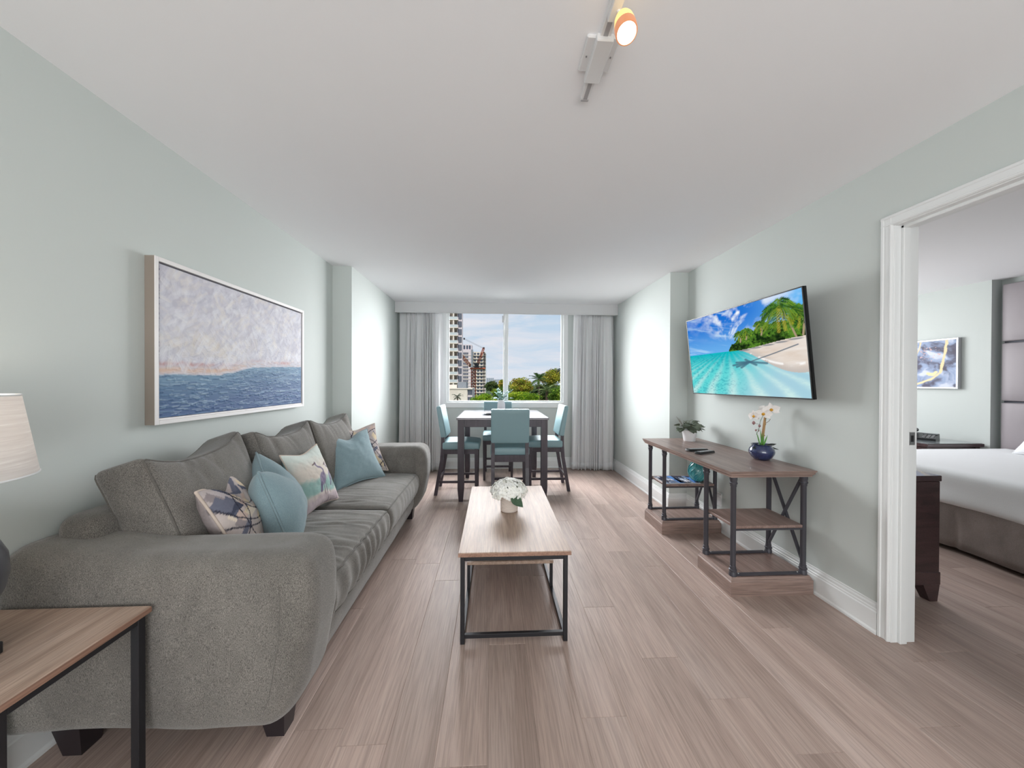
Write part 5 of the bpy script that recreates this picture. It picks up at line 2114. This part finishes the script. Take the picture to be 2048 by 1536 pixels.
def tree(label, c, rad, pal, seed, n=4200, leaf=.16, group='trees outside the window', trunk=True):
    rs_ = np.random.RandomState(seed)
    t = thing('leafy_tree', label, 'tree', (c[0], c[1], GZ), group)
    ncl = 46
    cen = rs_.normal(size=(ncl, 3))
    cen /= np.linalg.norm(cen, axis=1)[:, None]
    cen *= (rs_.rand(ncl, 1) ** .4) * .85
    cen = cen * np.array(rad) + np.array(c)
    which = rs_.randint(0, ncl, n)
    off = rs_.normal(size=(n, 3))
    off /= np.linalg.norm(off, axis=1)[:, None]
    off *= (rs_.rand(n, 1) ** .45) * np.array(rad) * .34
    pos = cen[which] + off
    a = rs_.normal(size=(n, 3))
    a /= np.linalg.norm(a, axis=1)[:, None]
    a[:, 2] = np.abs(a[:, 2]) * .6
    b = np.cross(a, rs_.normal(size=(n, 3)))
    b /= np.linalg.norm(b, axis=1)[:, None]
    l = leaf * (.6 + .8 * rs_.rand(n, 1))
    vs = np.empty((n, 4, 3))
    vs[:, 0] = pos - a * l
    vs[:, 1] = pos + b * l * .45
    vs[:, 2] = pos + a * l
    vs[:, 3] = pos - b * l * .45
    pal = np.array([L3(p) for p in pal])
    tone = rs_.randint(0, len(pal), ncl)
    cl = pal[np.where(rs_.rand(n) < .6, tone[which], rs_.randint(0, len(pal), n))] * (.75 + .5 * rs_.rand(n, 1))
    m__ = MB()
    m__.v = [tuple(p) for p in vs.reshape(-1, 3)]
    m__.f = [(4 * i, 4 * i + 1, 4 * i + 2, 4 * i + 3) for i in range(n)]
    m__.c = np.repeat(cl, 4, 0)
    o = m__.build('foliage', M['leaves'], t)
    o['kind'] = 'stuff'
    MB().tube([(c[0], c[1], GZ), (c[0] + .2, c[1], (GZ + c[2]) / 2), (c[0], c[1], c[2] + rad[2] * .2)], [.35, .28, .12], 8).build('trunk', M['bark'], t, 60)


def zp(zx, zy, D):
    k = D / 45.0
    return ((1.888 + (zx - 1000) * .008717) * k, D, 1.3 + (1.083 - (zy - 1150) * .00872 - 1.3) * k)


def zr(px, D):
    return px * .00872 * D / 45.0


LIME = [(150, 176, 40), (118, 158, 36), (176, 190, 60), (92, 132, 34)]
YEL = [(176, 172, 58), (140, 156, 46), (196, 184, 84), (112, 132, 42), (158, 130, 60)]
DARK = [(62, 84, 46), (48, 70, 38), (82, 100, 50), (100, 108, 58)]
MID = [(108, 142, 44), (84, 118, 38), (140, 162, 56), (66, 96, 36)]
tree('yellow-green tree right of the window mullion, below the sky', zp(1190, 1190, 50), (zr(190, 50), 2.5, zr(120, 50)), YEL, 1, 5200, .13)
tree('tall yellow-green tree rising at the right window edge', zp(1640, 1070, 52), (zr(170, 52), 2.4, zr(140, 52)), YEL, 2, 5200, .13)
tree('bright lime hedge tree low in the right window pane', zp(1230, 1345, 33), (zr(290, 33), 1.4, zr(95, 33)), LIME, 3, 7500, .075)
tree('mid-green tree low at the right window edge', zp(1730, 1330, 36), (zr(140, 36), 1.3, zr(150, 36)), MID, 4, 4200, .10)
tree('dark evergreen tree left of the window mullion', zp(775, 1200, 95), (zr(120, 95), 4, zr(85, 95)), DARK, 5, 4200, .24)
tree('small yellowing tree just left of the window mullion', zp(905, 1165, 62), (zr(60, 62), 2, zr(70, 62)), YEL, 6, 2200, .15)
tree('lime-green tree low in the left window pane', zp(640, 1380, 40), (zr(190, 40), 1.6, zr(85, 40)), LIME, 7, 5200, .09)
tree('mid-green tree behind the dining-table vase', zp(900, 1310, 44), (zr(150, 44), 1.8, zr(110, 44)), MID, 8, 4200, .11)
tree('dark tree between the palms in the right window pane', zp(1500, 1290, 46), (zr(210, 46), 1.8, zr(150, 46)), DARK, 9, 5200, .12)


def palm_tree(label, c, L_, seed, col, nfr=15):
    rs_ = random.Random(seed)
    t = thing('palm_tree', label, 'palm tree', (c[0], c[1], GZ), 'palms outside the window')
    MB().tube([(c[0] + .4, c[1], GZ), (c[0] + .2, c[1], (GZ + c[2]) / 2), (c[0], c[1], c[2])], [.24, .18, .14], 8).build('trunk', M['bark'], t, 60)
    m__ = MB()
    pts = []
    for i in range(13):
        s_ = i / 12
        pts.append(Vector((s_ * L_ * (1 - .12 * s_), 0, .30 * L_ * s_ - .62 * L_ * s_ * s_)))
    m__.tube(pts, [.03 * (1 - .8 * i / 12) * L_ / 1.6 for i in range(13)], 4)
    nl = 26
    for k in range(nl):
        s_ = .12 + .86 * k / nl
        f_ = s_ * 12
        i = min(11, int(f_))
        p = pts[i].lerp(pts[i + 1], f_ - i)
        ll = L_ * .34 * math.sin(PI * (.15 + .8 * s_)) + .05
        for sd in (-1, 1):
            tip = p + Vector((ll * .65, sd * ll * .75, -ll * .38))
            w_ = .018 * L_
            m__.add([p + Vector((-w_, 0, 0)), p + Vector((w_, 0, 0)), tip], [(0, 1, 2)])
    m__.c = np.tile(L3(col), (len(m__.v), 1)) * (.8 + .4 * np.random.RandomState(seed).rand(len(m__.v), 1))
    first = None
    for k in range(nfr):
        if first is None:
            first = m__.build('frond', M['leaves'], t)
            o = first
        else:
            o = first.copy()
            COL.objects.link(o)
        o.location = c
        o.rotation_euler = (0, rs_.uniform(-1.0, .5), 2 * PI * k / nfr + rs_.uniform(-.2, .2))


palm_tree('palm with spiky green crown above the hedge', zp(1440, 1090, 44), zr(170, 44), 1, (88, 116, 62))
palm_tree('drooping palm with pale fronds before the dark tree', zp(1560, 1250, 38), zr(170, 38), 2, (140, 156, 104), 18)
palm_tree('palm crown poking in at the right window edge', zp(1805, 930, 43), zr(130, 43), 3, (78, 92, 92), 14)
palm_tree('small palm beside the low white building', zp(265, 1345, 88), zr(95, 88), 4, (96, 104, 88), 13)


def block(t, name, x0, x1, y0, y1, z0, z1, m):
    return MB().box(x0, x1, y0, y1, z0, z1).build(name, M[m], t)


# tall white condominium tower with balconies
to = thing('condominium_tower', 'tall white apartment tower with stacked balconies at the left', 'building', (-18, 145, GZ))
block(to, 'tower_wall', -26, -13.9, 138.2, 158, GZ, 62, 'concrete_white')
block(to, 'tower_wing', -13.9, -11.95, 137.0, 139, GZ + 13, 62, 'concrete_pink')
for k in range(24):
    z = -5.0 + 2.98 * k
    block(to, 'balcony_slab', -26, -13.5, 135.4, 138.4, z - .16, z + .16, 'concrete_white')
    if 0 <= k < 13:
        rl = block(to, 'balcony_rail', -25.8, -13.7, 135.45, 135.55, z + .16, z + 1.15, 'balcony_glass')
        block(to, 'balcony_door', -20.0, -16.4, 138.0, 138.3, z + .2, z + 2.3, 'balcony_door')
        block(to, 'balcony_door', -14.8, -14.3, 138.0, 138.3, z + .2, z + 2.3, 'balcony_door')
        if z > -1:
            wn = block(to, 'window', -13.45, -12.25, 136.8, 137.05, z + .45, z + 2.6, 'dark_glass')
            block(to, 'window_mullion', -12.90, -12.80, 136.72, 136.85, z + .45, z + 2.6, 'concrete_pink')
block(to, 'pier', -15.45, -14.95, 135.5, 138.3, GZ, 62, 'concrete_white')

# white apartment block farther off
ab = thing('apartment_block', 'white apartment block with rows of dark windows behind the crane', 'building', (-17, 310, GZ))
block(ab, 'block_wall', -30, -18.2, 300, 330, GZ, 28.0, 'concrete_pink')
block(ab, 'block_wall', -18.2, -7.0, 303, 333, GZ, 26.8, 'concrete_white')
block(ab, 'stair_strip', -18.9, -17.4, 299.6, 303.2, GZ, 28.4, 'grey_roof')
block(ab, 'corner_strip', -8.6, -7.6, 302.6, 303.2, GZ, 26.8, 'crane_dark')
block(ab, 'penthouse', -27, -18.6, 304, 318, 28.0, 33.0, 'concrete_pink')
for X in (-25.6, -23.2, -21.0):
    block(ab, 'penthouse_window', X, X + 1.5, 303.8, 304.1, 29.0, 32.2, 'dark_glass')
for k in range(14):
    z = 26.2 - 2.87 * k
    block(ab, 'floor_band', -30, -18.3, 299.7, 300.2, z - 2.75, z - 2.35, 'concrete_white')
    block(ab, 'floor_band', -17.3, -6.4, 301.8, 303.1, z - 2.75, z - 2.35, 'concrete_white')
    wn = block(ab, 'window', -25.4, -21.3, 299.8, 300.1, z - 2.0, z - .3, 'dark_glass')
    for q in (-24.5, -23.4, -22.3):
        block(ab, 'window_bar', q - .12, q + .12, 299.7, 299.95, z - 2.0, z - .3, 'concrete_pink')
    for X0, X1 in ((-16.6, -14.9), (-14.0, -12.0), (-11.2, -9.2)):
        block(ab, 'window', X0, X1, 302.8, 303.1, z - 2.0, z - .4, 'dark_glass')

# crane on the building site
cr_ = thing('construction_crane', 'rust-red luffing crane standing before the far apartment block', 'crane', (-11.1, 200, GZ))


def lattice(p0, p1, w_, seg, m, name, th=.16):
    p0, p1 = Vector(p0), Vector(p1)
    d = (p1 - p0).normalized()
    up = Vector((0, 1, 0))
    s_ = d.cross(up).normalized()
    c4 = [(s_ * a + up * b) * w_ / 2 for a, b in ((-1, -1), (1, -1), (1, 1), (-1, 1))]
    m__ = MB()
    for c_ in c4:
        m__.bar(p0 + c_, p1 + c_, th, th, up)
    for i in range(seg):
        a, b = p0.lerp(p1, i / seg), p0.lerp(p1, (i + 1) / seg)
        for k in range(4):
            m__.bar(a + c4[k], b + c4[(k + 1) % 4], th * .7, th * .7, (.3, .5, .8))
            m__.bar(a + c4[k], a + c4[(k + 1) % 4], th * .7, th * .7, (.3, .5, .8))
    return m__.build(name, M[m], cr_)


lattice((-11.15, 200, GZ), (-11.15, 200, 8.4), 2.4, 12, 'crane_red', 'mast', .30)
MB().cbox(-13.0, -4.6, 198.6, 201.4, 8.4, 9.2, .05).build('slewing_deck', M['crane_red'], cr_)
MB().cbox(-10.6, -8.3, 198.7, 200.6, 9.2, 11.7, .1).build('cab', M['crane_dark'], cr_)
lattice((-9.2, 200, 10.0), (-5.55, 200, 20.1), 1.1, 9, 'crane_red', 'jib', .22)
lattice((-13.2, 200, 10.4), (-18.4, 200, 16.6), 1.5, 6, 'crane_orange', 'counter_jib', .26)
lattice((-5.1, 200, 9.0), (-5.1, 200, 17.5), .9, 8, 'crane_dark', 'tie_frame', .20)
MB().cbox(-13.6, -12.7, 199.3, 200.7, 9.6, 11.4, .1).build('winch', M['crane_dark'], cr_)
for dz in (0, .9):
    MB().tube([(-5.4, 200, 20.2 - dz * .5), (-16.4, 200, 25.5 - dz * .6)], .05, 5).build('cable', M['crane_dark'], cr_)
MB().cbox(-16.9, -16.0, 199.6, 200.4, 24.9, 25.8, .08).build('hook_block', M['crane_dark'], cr_)
MB().cbox(-6.1, -5.0, 199.5, 200.5, 19.6, 20.7, .08).build('jib_head', M['crane_dark'], cr_)
MB().bar((-5.4, 200, 16.6), (-3.9, 200, 16.4), .15, .15).build('outrigger', M['crane_dark'], cr_)

# low white house before the tower
lw = thing('low_building', 'low white flat-roofed building at the lower left of the window', 'building', (-10, 103, GZ))
block(lw, 'wall', -14, -7.3, 100, 112, GZ, -.62, 'concrete_white')
block(lw, 'wing', -7.3, -5.97, 100.4, 114, GZ, -.80, 'concrete_pink')
block(lw, 'roof_edge', -14.2, -5.9, 99.8, 114, -.80, -.55, 'concrete_white')
block(lw, 'roof_house', -10.4, -7.9, 104, 110, -.55, 1.2, 'grey_roof')
block(lw, 'roof_house', -14.0, -10.6, 104, 110, -.55, .4, 'concrete_white')
for k in range(2):
    for j in range(3):
        block(lw, 'window', -7.15 + j * .40, -6.83 + j * .40, 100.25, 100.5, -2.3 - 1.9 * k, -1.1 - 1.9 * k, 'dark_glass')

for lb, x0, x1, z1, fl in (('pale distant apartment slab just right of the crane block', -13.8, 1.0, 9.2, 4), ('pale distant apartment row nearest the window mullion', 1.4, 20.0, 6.6, 5)):
    fb = thing('distant_building', lb, 'building', ((x0 + x1) / 2, 710, GZ), 'buildings on the horizon')
    block(fb, 'wall', x0, x1, 700, 720, GZ, z1, 'haze_block')
    for j in range(fl):
        xa = x0 + (x1 - x0) * (j + .25) / fl
        block(fb, 'window_strip', xa, xa + (x1 - x0) / fl * .45, 699.6, 700.1, GZ + 2, z1 - 1.0, 'grey_roof')

for o in bpy.data.objects:
    if '_local' in o:
        del o['_local']
